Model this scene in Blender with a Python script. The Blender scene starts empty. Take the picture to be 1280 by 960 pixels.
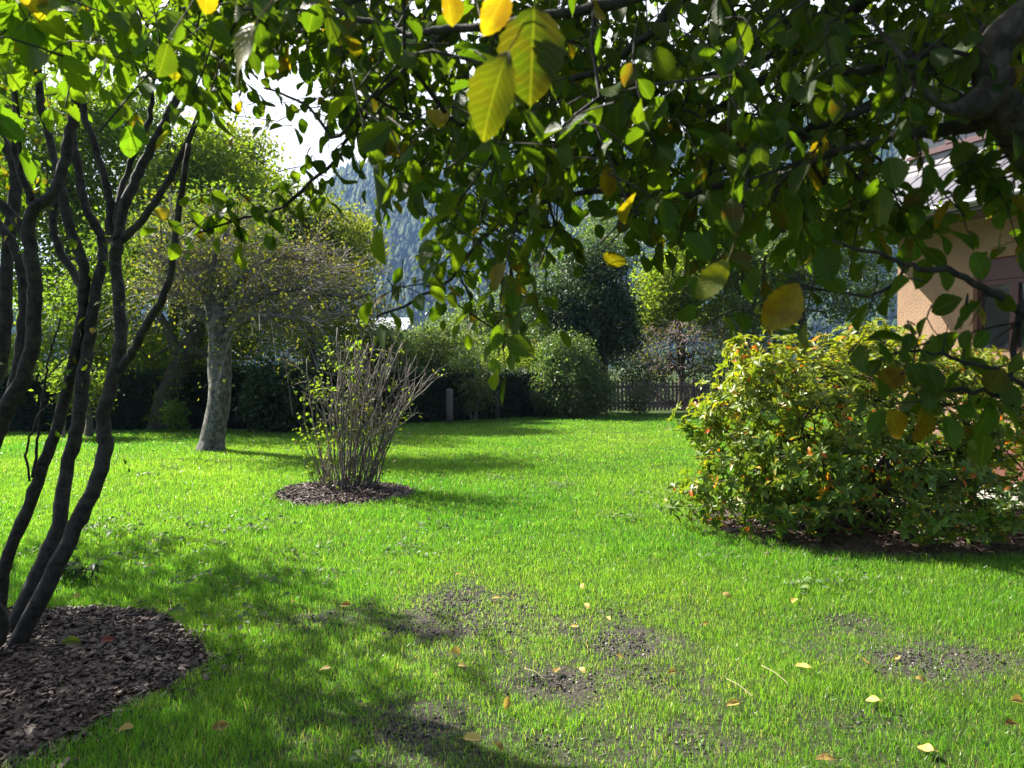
import bpy, math, random
import numpy as np
from mathutils import Vector

# ------------------------------------------------------------------ camera, world, sun, exposure
scene = bpy.context.scene
COL = scene.collection
rng = np.random.default_rng(7)
random.seed(7)
R = math.radians

CAM = np.array([0.0, 0.0, 1.55]); PITCH = R(1.35); FPX = 931.0
cd = bpy.data.cameras.new('camera'); cam = bpy.data.objects.new('camera', cd); COL.objects.link(cam)
cam.location = CAM; cam.rotation_euler = (R(90) - PITCH, 0, 0)
cd.sensor_width = 36; cd.lens = 36 * FPX / 1280; cd.clip_start = 0.05; cd.clip_end = 6000
cd.dof.use_dof = True; cd.dof.focus_distance = 7.0; cd.dof.aperture_fstop = 7.0
scene.camera = cam

SUN_EL, SUN_AZ = R(41), R(57)            # azimuth counted to the left of the viewing direction
w = bpy.data.worlds.new('World'); scene.world = w; w.use_nodes = True
nt = w.node_tree; bg = nt.nodes['Background']
sky = nt.nodes.new('ShaderNodeTexSky'); sky.sky_type = 'NISHITA'; sky.sun_disc = False
sky.sun_elevation = SUN_EL; sky.sun_rotation = -SUN_AZ
sky.air_density = 1.0; sky.dust_density = 5.0; sky.ozone_density = 0.6
# broken bright cloud towards the sun, clear sky elsewhere
tc = nt.nodes.new('ShaderNodeTexCoord'); mp = nt.nodes.new('ShaderNodeMapping'); mp.inputs['Scale'].default_value = (1, 1, 2.2)
nt.links.new(tc.outputs['Generated'], mp.inputs[0])
cn = nt.nodes.new('ShaderNodeTexNoise'); cn.inputs['Scale'].default_value = 2.2; cn.inputs['Detail'].default_value = 7; cn.inputs['Roughness'].default_value = .58
nt.links.new(mp.outputs[0], cn.inputs['Vector'])
dp = nt.nodes.new('ShaderNodeVectorMath'); dp.operation = 'DOT_PRODUCT'; dp.inputs[1].default_value = (-.35, .90, .25)
nt.links.new(tc.outputs['Generated'], dp.inputs[0])
ad = nt.nodes.new('ShaderNodeMath'); ad.operation = 'MULTIPLY_ADD'; ad.inputs[1].default_value = .55
nt.links.new(dp.outputs['Value'], ad.inputs[0]); nt.links.new(cn.outputs[0], ad.inputs[2])
mr = nt.nodes.new('ShaderNodeMapRange'); mr.inputs[1].default_value = .66; mr.inputs[2].default_value = .92
nt.links.new(ad.outputs[0], mr.inputs[0])
cm = nt.nodes.new('ShaderNodeMix'); cm.data_type = 'RGBA'; cm.inputs[7].default_value = (9.5, 9.6, 9.8, 1)
nt.links.new(mr.outputs[0], cm.inputs[0]); nt.links.new(sky.outputs[0], cm.inputs[6])
nt.links.new(cm.outputs[2], bg.inputs[0]); bg.inputs[1].default_value = 0.055
sl = bpy.data.lights.new('sun', 'SUN'); sl.energy = 5.0; sl.angle = R(0.6); sl.color = (1.0, 0.94, 0.84)
so = bpy.data.objects.new('sun', sl); COL.objects.link(so)
SD = Vector((-math.sin(SUN_AZ) * math.cos(SUN_EL), math.cos(SUN_AZ) * math.cos(SUN_EL), math.sin(SUN_EL)))
so.rotation_euler = SD.to_track_quat('Z', 'Y').to_euler(); so.location = (-20, 12, 25)
vs = scene.view_settings
vs.view_transform = 'Standard'; vs.look = 'None'; vs.exposure = 1.72; vs.gamma = 1; vs.use_curve_mapping = False
cy = scene.cycles
cy.use_denoising = True
cy.max_bounces = 6; cy.diffuse_bounces = 2; cy.glossy_bounces = 3; cy.transmission_bounces = 4
cy.transparent_max_bounces = 6; cy.volume_bounces = 0; cy.sample_clamp_indirect = 6
cy.caustics_reflective = False; cy.caustics_refractive = False

# ------------------------------------------------------------------ helpers
def ray(px, py):
    x = (px - 640) / FPX; z = (480 - py) / FPX
    c, s = math.cos(PITCH), math.sin(PITCH)
    return np.array([x, c + z * s, -s + z * c])
def at(px, py, Y):
    d = ray(px, py); return CAM + d * (Y / d[1])
def ground(px, py):
    d = ray(px, py); return CAM + d * (-CAM[2] / d[2])

class Noise:
    def __init__(s, seed, n=64):
        s.g = np.random.default_rng(seed).random((n, n)); s.n = n
    def __call__(s, x, y):
        x = np.asarray(x, float); y = np.asarray(y, float)
        xi = np.floor(x).astype(int); yi = np.floor(y).astype(int)
        fx = x - xi; fy = y - yi; fx = fx*fx*(3-2*fx); fy = fy*fy*(3-2*fy)
        n = s.n; a = s.g[xi % n, yi % n]; b = s.g[(xi+1) % n, yi % n]
        c = s.g[xi % n, (yi+1) % n]; d = s.g[(xi+1) % n, (yi+1) % n]
        return (a*(1-fx)+b*fx)*(1-fy)+(c*(1-fx)+d*fx)*fy
    def fbm(s, x, y, o=4):
        t = 0; amp = 0.5; f = 1.0
        for k in range(o):
            t = t + amp * s(x*f + 17*k, y*f + 31*k); amp *= .5; f *= 2.03
        return t
N1, N2, N3 = Noise(1), Noise(2), Noise(3)

def gz(x, y):
    """height of the lawn: nearly flat, soft bumps"""
    return 0.10 * (N1(np.asarray(x)*0.22+5, np.asarray(y)*0.22+9) - 0.5) + 0.02 * (N2(np.asarray(x)*1.1, np.asarray(y)*1.1) - 0.5)

def unit(a):
    a = np.asarray(a, float)
    return a / np.maximum(np.linalg.norm(a, axis=-1, keepdims=True), 1e-9)

class MB:
    """collects vertices, faces, uv and tint and links them as ONE mesh object"""
    def __init__(s): s.V = []; s.F = []; s.U = []; s.T = []; s.M = []; s.n = 0
    def add(s, V, F, uv=None, tint=None, mat=0):
        V = np.asarray(V, float).reshape(-1, 3); n = len(V)
        s.V.append(V)
        for f in (F if isinstance(F, (list, tuple)) else [F]):
            f = np.asarray(f, int)
            if len(f): s.F.append(f + s.n); s.M.append(np.full(len(f), mat))
        s.U.append(np.zeros((n, 2)) if uv is None else np.asarray(uv, float))
        s.T.append(np.full((n, 3), .5) if tint is None else np.broadcast_to(np.asarray(tint, float), (n, 3)))
        s.n += n
    def build(s, name, mats, parent=None, smooth=True, uv=True, tint=True):
        if not isinstance(mats, (list, tuple)): mats = [mats]
        me = bpy.data.meshes.new(name)
        V = np.concatenate(s.V)
        me.vertices.add(len(V)); me.vertices.foreach_set('co', V.astype(np.float32).ravel())
        loops = np.concatenate([f.ravel() for f in s.F])
        tot = np.concatenate([np.full(len(f), f.shape[1]) for f in s.F])
        start = np.concatenate([[0], np.cumsum(tot)[:-1]])
        me.loops.add(len(loops)); me.loops.foreach_set('vertex_index', loops.astype(np.int32))
        me.polygons.add(len(tot)); me.polygons.foreach_set('loop_start', start.astype(np.int32))
        me.polygons.foreach_set('material_index', np.concatenate(s.M).astype(np.int32))
        me.polygons.foreach_set('use_smooth', np.full(len(tot), bool(smooth)))
        if uv:
            U = np.concatenate(s.U); l = me.uv_layers.new(name='uv')
            l.data.foreach_set('uv', U[loops].astype(np.float32).ravel())
        if tint:
            T = np.concatenate(s.T); T = np.concatenate([T, np.ones((len(T), 1))], 1)
            a = me.attributes.new('tint', 'FLOAT_COLOR', 'POINT'); a.data.foreach_set('color', T.astype(np.float32).ravel())
        me.update(calc_edges=True)
        for m in mats: me.materials.append(m)
        o = bpy.data.objects.new(name, me); COL.objects.link(o)
        if parent is not None:
            o.parent = parent
            o.matrix_parent_inverse = PINV[parent.name]
        return o
    # ---- shapes
    def tube(s, P, r, sides=8, cap=True, rough=0.0, mat=0, tint=None, knots=0.0):
        P = np.asarray(P, float); r = np.broadcast_to(np.asarray(r, float), (len(P),)).copy(); n = len(P)
        T = np.gradient(P, axis=0); T = unit(T)
        ref = np.array([0, 0, 1.0]) if abs(T[0][2]) < .9 else np.array([1.0, 0, 0])
        u = unit(np.cross(T[0], ref)); UU = [u]
        for i in range(1, n):
            u = u - T[i] * np.dot(u, T[i]); u = unit(u); UU.append(u)
        UU = np.array(UU); WW = np.cross(T, UU)
        a = np.linspace(0, 2*np.pi, sides, endpoint=False)
        rr = r[:, None] * np.ones((1, sides))
        if rough > 0:
            ph = rng.random()*50; L = np.concatenate([[0], np.cumsum(np.linalg.norm(np.diff(P, axis=0), axis=1))])
            k = 1.3 / max(r.mean(), 1e-4)
            rr = rr * (1 + rough * 2 * (N3.fbm(np.cos(a)[None]*1.6+ph+L[:, None]*k*.35, np.sin(a)[None]*1.6+ph+3*L[:, None]*k*.12, 3) - .45) + rough*1.1*(N1.fbm(np.cos(a)[None]*4+ph+L[:, None]*k*1.1, np.sin(a)[None]*4+ph-L[:, None]*k*.6, 3)-.45))
        if knots > 0: rr = rr * (1 + knots * rng.random((n, 1)) * (rng.random((n, 1)) < .25))
        V = P[:, None] + rr[..., None] * (np.cos(a)[None, :, None]*UU[:, None] + np.sin(a)[None, :, None]*WW[:, None])
        i, j = np.meshgrid(np.arange(n-1), np.arange(sides), indexing='ij'); j2 = (j+1) % sides
        F = np.stack([i*sides+j, i*sides+j2, (i+1)*sides+j2, (i+1)*sides+j], -1).reshape(-1, 4)
        V = V.reshape(-1, 3); Fs = [F]
        if cap:
            V = np.concatenate([V, P[:1], P[-1:]])
            k = np.arange(sides); k2 = (k+1) % sides; b = (n-1)*sides
            Fs.append(np.stack([np.full(sides, n*sides), k2, k], -1)); Fs.append(np.stack([np.full(sides, n*sides+1), b+k, b+k2], -1))
        s.add(V, Fs, tint=tint, mat=mat)
    def box(s, x0, x1, y0, y1, z0, z1, mat=0, M=None, tint=None):
        V = np.array([[x, y, z] for x in (x0, x1) for y in (y0, y1) for z in (z0, z1)], float)
        if M is not None: V = M(V)
        F = np.array([[0,1,3,2],[4,6,7,5],[0,4,5,1],[2,3,7,6],[0,2,6,4],[1,5,7,3]])
        s.add(V, F, mat=mat, tint=tint)
    def scatter(s, tmpl, P, A, Nn, L, W, tint, mat=0):
        tv, tf, tuv = tmpl; n = len(P)
        if n == 0: return
        A = unit(A); Z = unit(Nn - A * np.sum(Nn*A, -1, keepdims=True)); Y = np.cross(Z, A)
        L = np.broadcast_to(L, (n,)); W = np.broadcast_to(W, (n,))
        V = P[:, None] + L[:, None, None]*(tv[None, :, 0:1]*A[:, None] + W[:, None, None]*tv[None, :, 1:2]*Y[:, None] + tv[None, :, 2:3]*Z[:, None])
        m = len(tv); off = (np.arange(n)*m)[:, None, None]
        Fs = [(f[None]+off).reshape(-1, f.shape[1]) for f in tf]
        s.add(V.reshape(-1, 3), Fs, uv=np.tile(tuv, (n, 1)), tint=np.repeat(np.broadcast_to(tint, (n, 3)), m, 0), mat=mat)

from mathutils import Matrix
PINV = {}
def tag(o, label=None, cat=None, group=None, kind=None):
    if label: o['label'] = label
    if cat: o['category'] = cat
    if group: o['group'] = group
    if kind: o['kind'] = kind
    return o
def thing(name, label, cat, loc, group=None):
    o = bpy.data.objects.new(name, None); COL.objects.link(o)
    o.location = [float(v) for v in loc]; o.empty_display_size = .2
    PINV[o.name] = Matrix.Translation(o.location).inverted()
    return tag(o, label, cat, group)
def pinv(o):
    PINV[o.name] = Matrix.Identity(4); return o

def smooth_path(P, n):
    """Catmull-Rom through the points"""
    P = np.asarray(P, float); m = len(P)
    if m == 2: t = np.linspace(0, 1, n)[:, None]; return P[0]*(1-t)+P[1]*t
    Q = np.concatenate([[2*P[0]-P[1]], P, [2*P[-1]-P[-2]]])
    out = []
    for u in np.linspace(0, m-1-1e-6, n):
        i = int(u); t = u-i; p0, p1, p2, p3 = Q[i:i+4]
        out.append(.5*((2*p1)+(-p0+p2)*t+(2*p0-5*p1+4*p2-p3)*t*t+(-p0+3*p1-3*p2+p3)*t**3))
    return np.array(out)

# ---- leaf shapes: x along the leaf 0..1, y across -.5..+.5, z the fold
def leaf_template(rows, fold, bend, serr=0.0, wave=0.0, widest=.95, twist=0.0, tip=.75):
    t = np.linspace(0, 1, rows+1)
    wd = np.sin(np.pi*t**widest).clip(0)**tip * .5
    if serr: wd = wd * (1 + serr*np.where(np.arange(rows+1) % 2 == 0, -1, 1))
    wd[0] = 0.012; wd[-1] = 0.004
    V = []; U = []
    for k in range(rows+1):
        for q in (-1, -.5, 0, .5, 1):
            y = q*wd[k]; z = fold*abs(y) - bend*t[k]**2 + wave*math.sin(t[k]*9+q*2)*abs(q) + twist*y*t[k]
            x = t[k] - .12*bend*t[k]**2
            V.append((x, y, z)); U.append((t[k], .5+.5*q*min(1, wd[k]*2)))
    F = [(k*5+i, k*5+i+1, (k+1)*5+i+1, (k+1)*5+i) for k in range(rows) for i in range(4)]
    return np.array(V), [np.array(F)], np.array(U)
NEAR = [leaf_template(15, f, b, .045, wv, wi, tw) for f, b, wv, wi, tw in
        ((.30, .10, .02, .92, .1), (.15, .25, .03, 1.0, -.3), (.45, .02, .015, .98, .3), (.25, -.12, .03, .9, -.2), (.05, .38, .03, .95, .5))]
def simple_leaf(fold, bend, widest=1.0):
    t = np.array([0, .3, .65, 1.0]); wd = np.sin(np.pi*t**widest).clip(0)**.8*.5
    V = [(0, 0, 0)]; U = [(0, .5)]
    for k in (1, 2):
        for q in (-1, 0, 1):
            V.append((t[k], q*wd[k], fold*abs(q)*wd[k]-bend*t[k]**2)); U.append((t[k], .5+.5*q))
    V.append((1, 0, -bend)); U.append((1, .5))
    F3 = [(0, 2, 1), (0, 3, 2), (4, 5, 7), (5, 6, 7)]; F4 = [(1, 2, 5, 4), (2, 3, 6, 5)]
    return np.array(V, float), [np.array(F3), np.array(F4)], np.array(U, float)
MID = [simple_leaf(.3, .1), simple_leaf(.5, .25), simple_leaf(.1, -.1), simple_leaf(.2, .4)]
FAR = [(np.array([(0, 0, 0), (.5, -.5, .12), (1, 0, -.08), (.5, .5, .12)], float), [np.array([(0, 1, 2), (0, 2, 3)])], np.array([(0, .5), (.5, 0), (1, .5), (.5, 1)]))]
def scatter_mix(mb, tmpls, P, A, Nn, L, W, tint, mat=0):
    k = rng.integers(0, len(tmpls), len(P)); L = np.broadcast_to(L, (len(P),)); W = np.broadcast_to(W, (len(P),)); tint = np.broadcast_to(tint, (len(P), 3))
    for i, t in enumerate(tmpls):
        m = k == i
        mb.scatter(t, P[m], A[m], Nn[m], L[m], W[m], tint[m], mat)

# ------------------------------------------------------------------ materials
def nodes(name):
    m = bpy.data.materials.new(name); m.use_nodes = True
    t = m.node_tree; t.nodes.clear()
    out = t.nodes.new('ShaderNodeOutputMaterial')
    return m, t, out
def nd(t, typ, **kw):
    n = t.nodes.new(typ)
    for k, v in kw.items():
        if k in ('i',):
            for kk, vv in v.items(): n.inputs[kk].default_value = vv
        else: setattr(n, k, v)
    return n
def math_(t, op, a, b=None, c=None):
    n = t.nodes.new('ShaderNodeMath'); n.operation = op
    for i, v in enumerate((a, b, c)):
        if v is None: continue
        if isinstance(v, (int, float)): n.inputs[i].default_value = v
        else: t.links.new(v, n.inputs[i])
    return n.outputs[0]
def mixc(t, f, a, b, mode='MIX'):
    n = t.nodes.new('ShaderNodeMix'); n.data_type = 'RGBA'; n.blend_type = mode
    for i, v in ((0, f), (6, a), (7, b)):
        if isinstance(v, (int, float)): n.inputs[i].default_value = v
        elif isinstance(v, tuple): n.inputs[i].default_value = (*v, 1)
        else: t.links.new(v, n.inputs[i])
    return n.outputs[2]
def ramp(t, f, stops):
    n = t.nodes.new('ShaderNodeValToRGB'); e = n.color_ramp.elements
    while len(e) < len(stops): e.new(.5)
    for el, (p, c) in zip(e, stops): el.position = p; el.color = (*c, 1)
    t.links.new(f, n.inputs[0]); return n.outputs[0]
def noise(t, scale, detail=4, rough=.55, vec=None, dist=0):
    n = nd(t, 'ShaderNodeTexNoise', i={'Scale': scale, 'Detail': detail, 'Roughness': rough, 'Distortion': dist})
    if vec is not None: t.links.new(vec, n.inputs['Vector'])
    return n.outputs[0]
def pos(t): return nd(t, 'ShaderNodeNewGeometry').outputs['Position']

def leaf_mat(name, green, yellow, brown, trans=.45, tcol=(1.6, 1.9, .7), rough=.42, veins=False, spec=.5):
    """tint.r: green to yellow, tint.g: lightness, tint.b: how much of the leaf has gone brown"""
    m, t, out = nodes(name)
    a = nd(t, 'ShaderNodeAttribute', attribute_name='tint'); sp = nd(t, 'ShaderNodeSeparateColor'); t.links.new(a.outputs['Color'], sp.inputs[0])
    c = mixc(t, sp.outputs[0], green, yellow)
    nz = noise(t, 38 if veins else 9, 3, .6, pos(t))
    bm = nd(t, 'ShaderNodeMapRange', i={1: .42, 2: .58}); t.links.new(nz, bm.inputs[0])
    c = mixc(t, math_(t, 'MULTIPLY', bm.outputs[0], sp.outputs[2]), c, brown)
    hv = nd(t, 'ShaderNodeHueSaturation'); t.links.new(c, hv.inputs['Color'])
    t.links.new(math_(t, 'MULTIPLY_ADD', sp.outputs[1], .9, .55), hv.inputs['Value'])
    c = hv.outputs[0]
    normal = None
    if veins:
        uv = nd(t, 'ShaderNodeUVMap', uv_map='uv'); s2 = nd(t, 'ShaderNodeSeparateXYZ'); t.links.new(uv.outputs[0], s2.inputs[0])
        av = math_(t, 'ABSOLUTE', math_(t, 'SUBTRACT', s2.outputs[1], .5))
        ph = math_(t, 'MULTIPLY', math_(t, 'SUBTRACT', s2.outputs[0], math_(t, 'MULTIPLY', av, .55)), 62.0)
        ph = math_(t, 'ADD', ph, math_(t, 'MULTIPLY', noise(t, 45, 3, .6, pos(t)), 7.0))
        sn = math_(t, 'SINE', ph)
        vein = math_(t, 'GREATER_THAN', sn, .86)
        mid = math_(t, 'LESS_THAN', av, .018)
        v = math_(t, 'MAXIMUM', math_(t, 'MULTIPLY', vein, .45), mid)
        c = mixc(t, math_(t, 'MULTIPLY', v, .35), c, mixc(t, .5, c, (.30, .36, .08)))
        b = nd(t, 'ShaderNodeBump', i={'Strength': .30, 'Distance': .0008})
        t.links.new(math_(t, 'ADD', sn, math_(t, 'MULTIPLY', mid, -2.0)), b.inputs['Height']); normal = b.outputs[0]
    p = nd(t, 'ShaderNodeBsdfPrincipled', i={'Roughness': rough, 'Specular IOR Level': spec}); t.links.new(c, p.inputs['Base Color'])
    tr = nd(t, 'ShaderNodeBsdfTranslucent'); t.links.new(mixc(t, 1.0, c, tcol, 'MULTIPLY'), tr.inputs[0])
    if normal: t.links.new(normal, p.inputs['Normal'])
    mx = nd(t, 'ShaderNodeMixShader'); mx.inputs[0].default_value = trans
    t.links.new(p.outputs[0], mx.inputs[1]); t.links.new(tr.outputs[0], mx.inputs[2]); t.links.new(mx.outputs[0], out.inputs[0])
    return m

def bark_mat(name, dark, light, scale=40, lichen=None, lscale=6, lamt=.5, bump=.012, stretch=.3):
    m, t, out = nodes(name)
    mp = nd(t, 'ShaderNodeMapping', i={'Scale': (1, 1, stretch)}); t.links.new(pos(t), mp.inputs[0])
    n = noise(t, scale, 6, .65, mp.outputs[0], .6)
    c = ramp(t, n, [(.3, dark), (.7, light)])
    if lichen:
        l = noise(t, lscale, 6, .75, pos(t)); r = nd(t, 'ShaderNodeMapRange', i={1: .5-.1*lamt, 2: .58}); t.links.new(l, r.inputs[0])
        c = mixc(t, math_(t, 'MULTIPLY', r.outputs[0], lamt), c, lichen)
    p = nd(t, 'ShaderNodeBsdfPrincipled', i={'Roughness': .8, 'Specular IOR Level': .3}); t.links.new(c, p.inputs['Base Color'])
    b = nd(t, 'ShaderNodeBump', i={'Strength': .8, 'Distance': bump}); t.links.new(n, b.inputs['Height']); t.links.new(b.outputs[0], p.inputs['Normal'])
    t.links.new(p.outputs[0], out.inputs[0]); return m

def plain_mat(name, col, rough=.6, var=.25, scale=8, bump=0, metallic=0, bscale=None):
    m, t, out = nodes(name)
    n = noise(t, scale, 5, .6, pos(t))
    c = ramp(t, n, [(.25, tuple(v*(1-var) for v in col)), (.75, tuple(min(1, v*(1+var)) for v in col))])
    p = nd(t, 'ShaderNodeBsdfPrincipled', i={'Roughness': rough, 'Metallic': metallic}); t.links.new(c, p.inputs['Base Color'])
    if bump:
        b = nd(t, 'ShaderNodeBump', i={'Strength': .9, 'Distance': bump}); t.links.new(noise(t, bscale or scale*4, 5, .65, pos(t)), b.inputs['Height']); t.links.new(b.outputs[0], p.inputs['Normal'])
    t.links.new(p.outputs[0], out.inputs[0]); return m

BROWN = (.16, .06, .02)
M = {}
M['near_leaf'] = leaf_mat('beech_like_leaf', (.034, .080, .010), (.20, .145, .012), (.10, .04, .015), .55, (3.2, 3.0, .5), .45, True, .32)
M['rhodo'] = leaf_mat('rhododendron_leaf', (.098, .188, .030), (.40, .33, .035), (.62, .12, .02), .36, (1.9, 1.9, .5), .38, False, .4)
M['apple_leaf'] = leaf_mat('old_apple_leaf', (.075, .105, .025), (.26, .20, .025), BROWN, .45, rough=.55, spec=.2)
M['olive_leaf'] = leaf_mat('olive_yellow_leaf', (.075, .125, .026), (.27, .24, .022), BROWN, .45, rough=.55, spec=.2)
M['lime_leaf'] = leaf_mat('yellow_green_leaf', (.080, .145, .024), (.29, .29, .03), BROWN, .5, rough=.55, spec=.2)
M['grey_leaf'] = leaf_mat('grey_green_leaf', (.070, .125, .050), (.22, .24, .06), BROWN, .4, (1.4, 1.7, .7), .42, False, .4)
M['dark_leaf'] = leaf_mat('dark_evergreen_leaf', (.024, .055, .024), (.10, .12, .03), BROWN, .2, (1.3, 1.6, .7), .45, False, .25)
M['hedge_leaf'] = leaf_mat('yew_hedge_leaf', (.022, .050, .016), (.13, .19, .03), BROWN, .2)
M['weed_leaf'] = leaf_mat('broad_weed_leaf', (.11, .17, .08), (.2, .24, .1), BROWN, .3, (1.3, 1.5, .8), .55, False, .15)
M['fallen'] = leaf_mat('fallen_leaf', (.42, .30, .05), (.55, .40, .12), (.20, .08, .02), .3, (1.2, 1.1, .8), .55, True)
M['dark_bark'] = bark_mat('smooth_dark_bark', (.010, .008, .007), (.052, .044, .037), 55, (.085, .085, .07), 16, .55, .008, .55)
M['limb_bark'] = bark_mat('limb_bark', (.014, .010, .008), (.085, .068, .056), 48, (.17, .15, .13), 14, .6, .02, .6)
M['apple_bark'] = bark_mat('lichen_covered_bark', (.022, .018, .015), (.13, .115, .10), 20, (.27, .27, .245), 11, .75, .04, .45)
M['old_bark'] = bark_mat('rough_brown_bark', (.018, .013, .009), (.085, .065, .045), 22, (.10, .12, .05), 8, .5, .03)
M['grey_twig'] = bark_mat('grey_twig', (.13, .115, .10), (.27, .25, .23), 30, None, bump=.002)
M['cane'] = bark_mat('cane_bark', (.07, .055, .042), (.32, .28, .24), 40, None, bump=.002)
M['purple_twig'] = bark_mat('purple_twig', (.17, .125, .12), (.40, .31, .30), 30, None, bump=.002)
M['brown_branch'] = bark_mat('brown_branch', (.03, .022, .015), (.09, .07, .05), 40, None, bump=.002)

# ------------------------------------------------------------------ places
BEDS = [(-2.95, 3.62, 1.28, 1.22), (-2.02, 8.9, .80, .80), (3.80, 7.45, 1.98, 1.48)]        # x, y, half width, half depth
BARE_PX = [(572, 752, 46, 26, 1.), (650, 748, 36, 16, .8), (770, 802, 62, 18, .95), (690, 846, 44, 16, .95), (520, 905, 60, 24, .85), (1050, 772, 44, 12, .6),
           (1165, 822, 95, 22, .8), (400, 775, 50, 14, .55), (815, 850, 60, 14, .7), (640, 790, 80, 18, .6), (740, 765, 80, 16, .6), (500, 785, 26, 10, .8), (860, 920, 60, 20, .5), (350, 900, 50, 14, .45), (700, 920, 60, 16, .4), (1090, 900, 60, 14, .4)]
BARE = []
for px, py, rx, ry, s in BARE_PX:
    c = ground(px, py); e = ground(px+rx, py); f = ground(px, py-ry)
    BARE.append((c[0], c[1], abs(e[0]-c[0]), abs(f[1]-c[1]), s))
HX = np.array([-40, -16, -6, 1.0, 3.0, 12, 40]); HY = np.array([15, 16.4, 18.4, 23.4, 24.4, 25.4, 26])
def hedge_y(x): return np.interp(x, HX, HY)
WORN = [(*ground(px, py)[:2], a, c) for px, py, a, c in ((640, 800, 1.5, .95), (790, 850, 1.2, .7), (1130, 815, 1.3, .6), (520, 910, .8, .45), (830, 930, 1.3, .4), (390, 770, .7, .4))]
def worn(x, y):
    x1 = x+.9*(N1.fbm(x*1.3, y*1.3, 3)-.47); y1 = y+.9*(N2.fbm(x*1.3, y*1.3, 3)-.47); b = 0
    for cx, cy_, a, c in WORN: b = np.maximum(b, np.exp(-.7*(((x1-cx)/a)**2+((y1-cy_)/c)**2)))
    return b
def in_bed(x, y, grow=0.0):
    b = np.zeros(np.shape(x), bool)
    for i, (cx, cy_, a, c) in enumerate(BEDS):
        th = np.arctan2(y-cy_, x-cx); k = 1 + .09*np.sin(3*th+i)+.05*np.sin(7*th+2*i)
        b |= ((x-cx)/(a+grow))**2+((y-cy_)/(c+grow))**2 < k
    return b
def bare(x, y):
    b = np.zeros(np.shape(x)); x0, y0 = x, y
    x = x0+.55*(N1.fbm(x0*2.1+3, y0*2.1, 4)-.47); y = y0+.55*(N2.fbm(x0*2.1, y0*2.1+8, 4)-.47)
    for cx, cy_, a, c, s in BARE:
        b = np.maximum(b, .74*s*np.exp(-.40*(((x-cx)/a)**2+((y-cy_)/c)**2)))
    return b
# the wall of the house runs along WD through WP, its garden side faces WN
WD = unit(np.array([-.386, .922, 0])); WN = np.array([WD[1]*-1, WD[0], 0]); WP = np.array([6.35, 12.3, 0])
def wall_dist(x, y): return (x-WP[0])*WN[0]+(y-WP[1])*WN[1]

# ------------------------------------------------------------------ ground
def build_ground():
    xs = np.unique(np.concatenate([np.linspace(-9, 9, 121), np.linspace(-45, 45, 61), np.array([-2500, -900, -300, -120, 120, 300, 900, 2500])]))
    ys = np.unique(np.concatenate([np.linspace(-3, 14, 121), np.linspace(-20, 45, 66), np.array([-2500, -300, -80, 80, 140, 300, 800, 2500])]))
    X, Y = np.meshgrid(xs, ys, indexing='ij')
    Z = gz(X, Y) * np.clip(1.5-np.hypot(X, Y)/60, 0, 1)
    n, m = X.shape
    i, j = np.meshgrid(np.arange(n-1), np.arange(m-1), indexing='ij')
    F = np.stack([i*m+j, (i+1)*m+j, (i+1)*m+j+1, i*m+j+1], -1).reshape(-1, 4)
    mt, t, out = nodes('lawn_soil')
    p_ = pos(t)
    soil = ramp(t, noise(t, 45, 8, .75, p_), [(.32, (.022, .019, .016)), (.52, (.085, .074, .064)), (.72, (.22, .20, .18))])
    thatch = ramp(t, noise(t, 2.5, 6, .7, p_), [(.3, (.026, .050, .010)), (.7, (.060, .090, .018))])
    a = nd(t, 'ShaderNodeAttribute', attribute_name='tint'); sp = nd(t, 'ShaderNodeSeparateColor'); t.links.new(a.outputs['Color'], sp.inputs[0])
    k = nd(t, 'ShaderNodeMapRange', i={1: .3, 2: .6}); t.links.new(math_(t, 'ADD', sp.outputs[0], math_(t, 'MULTIPLY', math_(t, 'SUBTRACT', noise(t, 9, 5, .7, p_), .5), .6)), k.inputs[0])
    c = mixc(t, k.outputs[0], thatch, soil)
    p = nd(t, 'ShaderNodeBsdfPrincipled', i={'Roughness': .95, 'Specular IOR Level': .15}); t.links.new(c, p.inputs['Base Color'])
    b = nd(t, 'ShaderNodeBump', i={'Strength': 1., 'Distance': .02}); t.links.new(noise(t, 60, 6, .7, p_), b.inputs['Height']); t.links.new(b.outputs[0], p.inputs['Normal'])
    t.links.new(p.outputs[0], out.inputs[0])
    mb = MB(); tn = np.zeros((n*m, 3)); tn[:, 0] = np.maximum(np.maximum(bare(X, Y)*1.1, .55*worn(X, Y)), np.interp(np.hypot(X, Y), [3, 6, 11], [.42, .36, .1])).ravel()
    mb.add(np.stack([X, Y, Z], -1).reshape(-1, 3), F, tint=tn)
    return tag(mb.build('lawn', mt), kind='structure')
build_ground()

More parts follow.
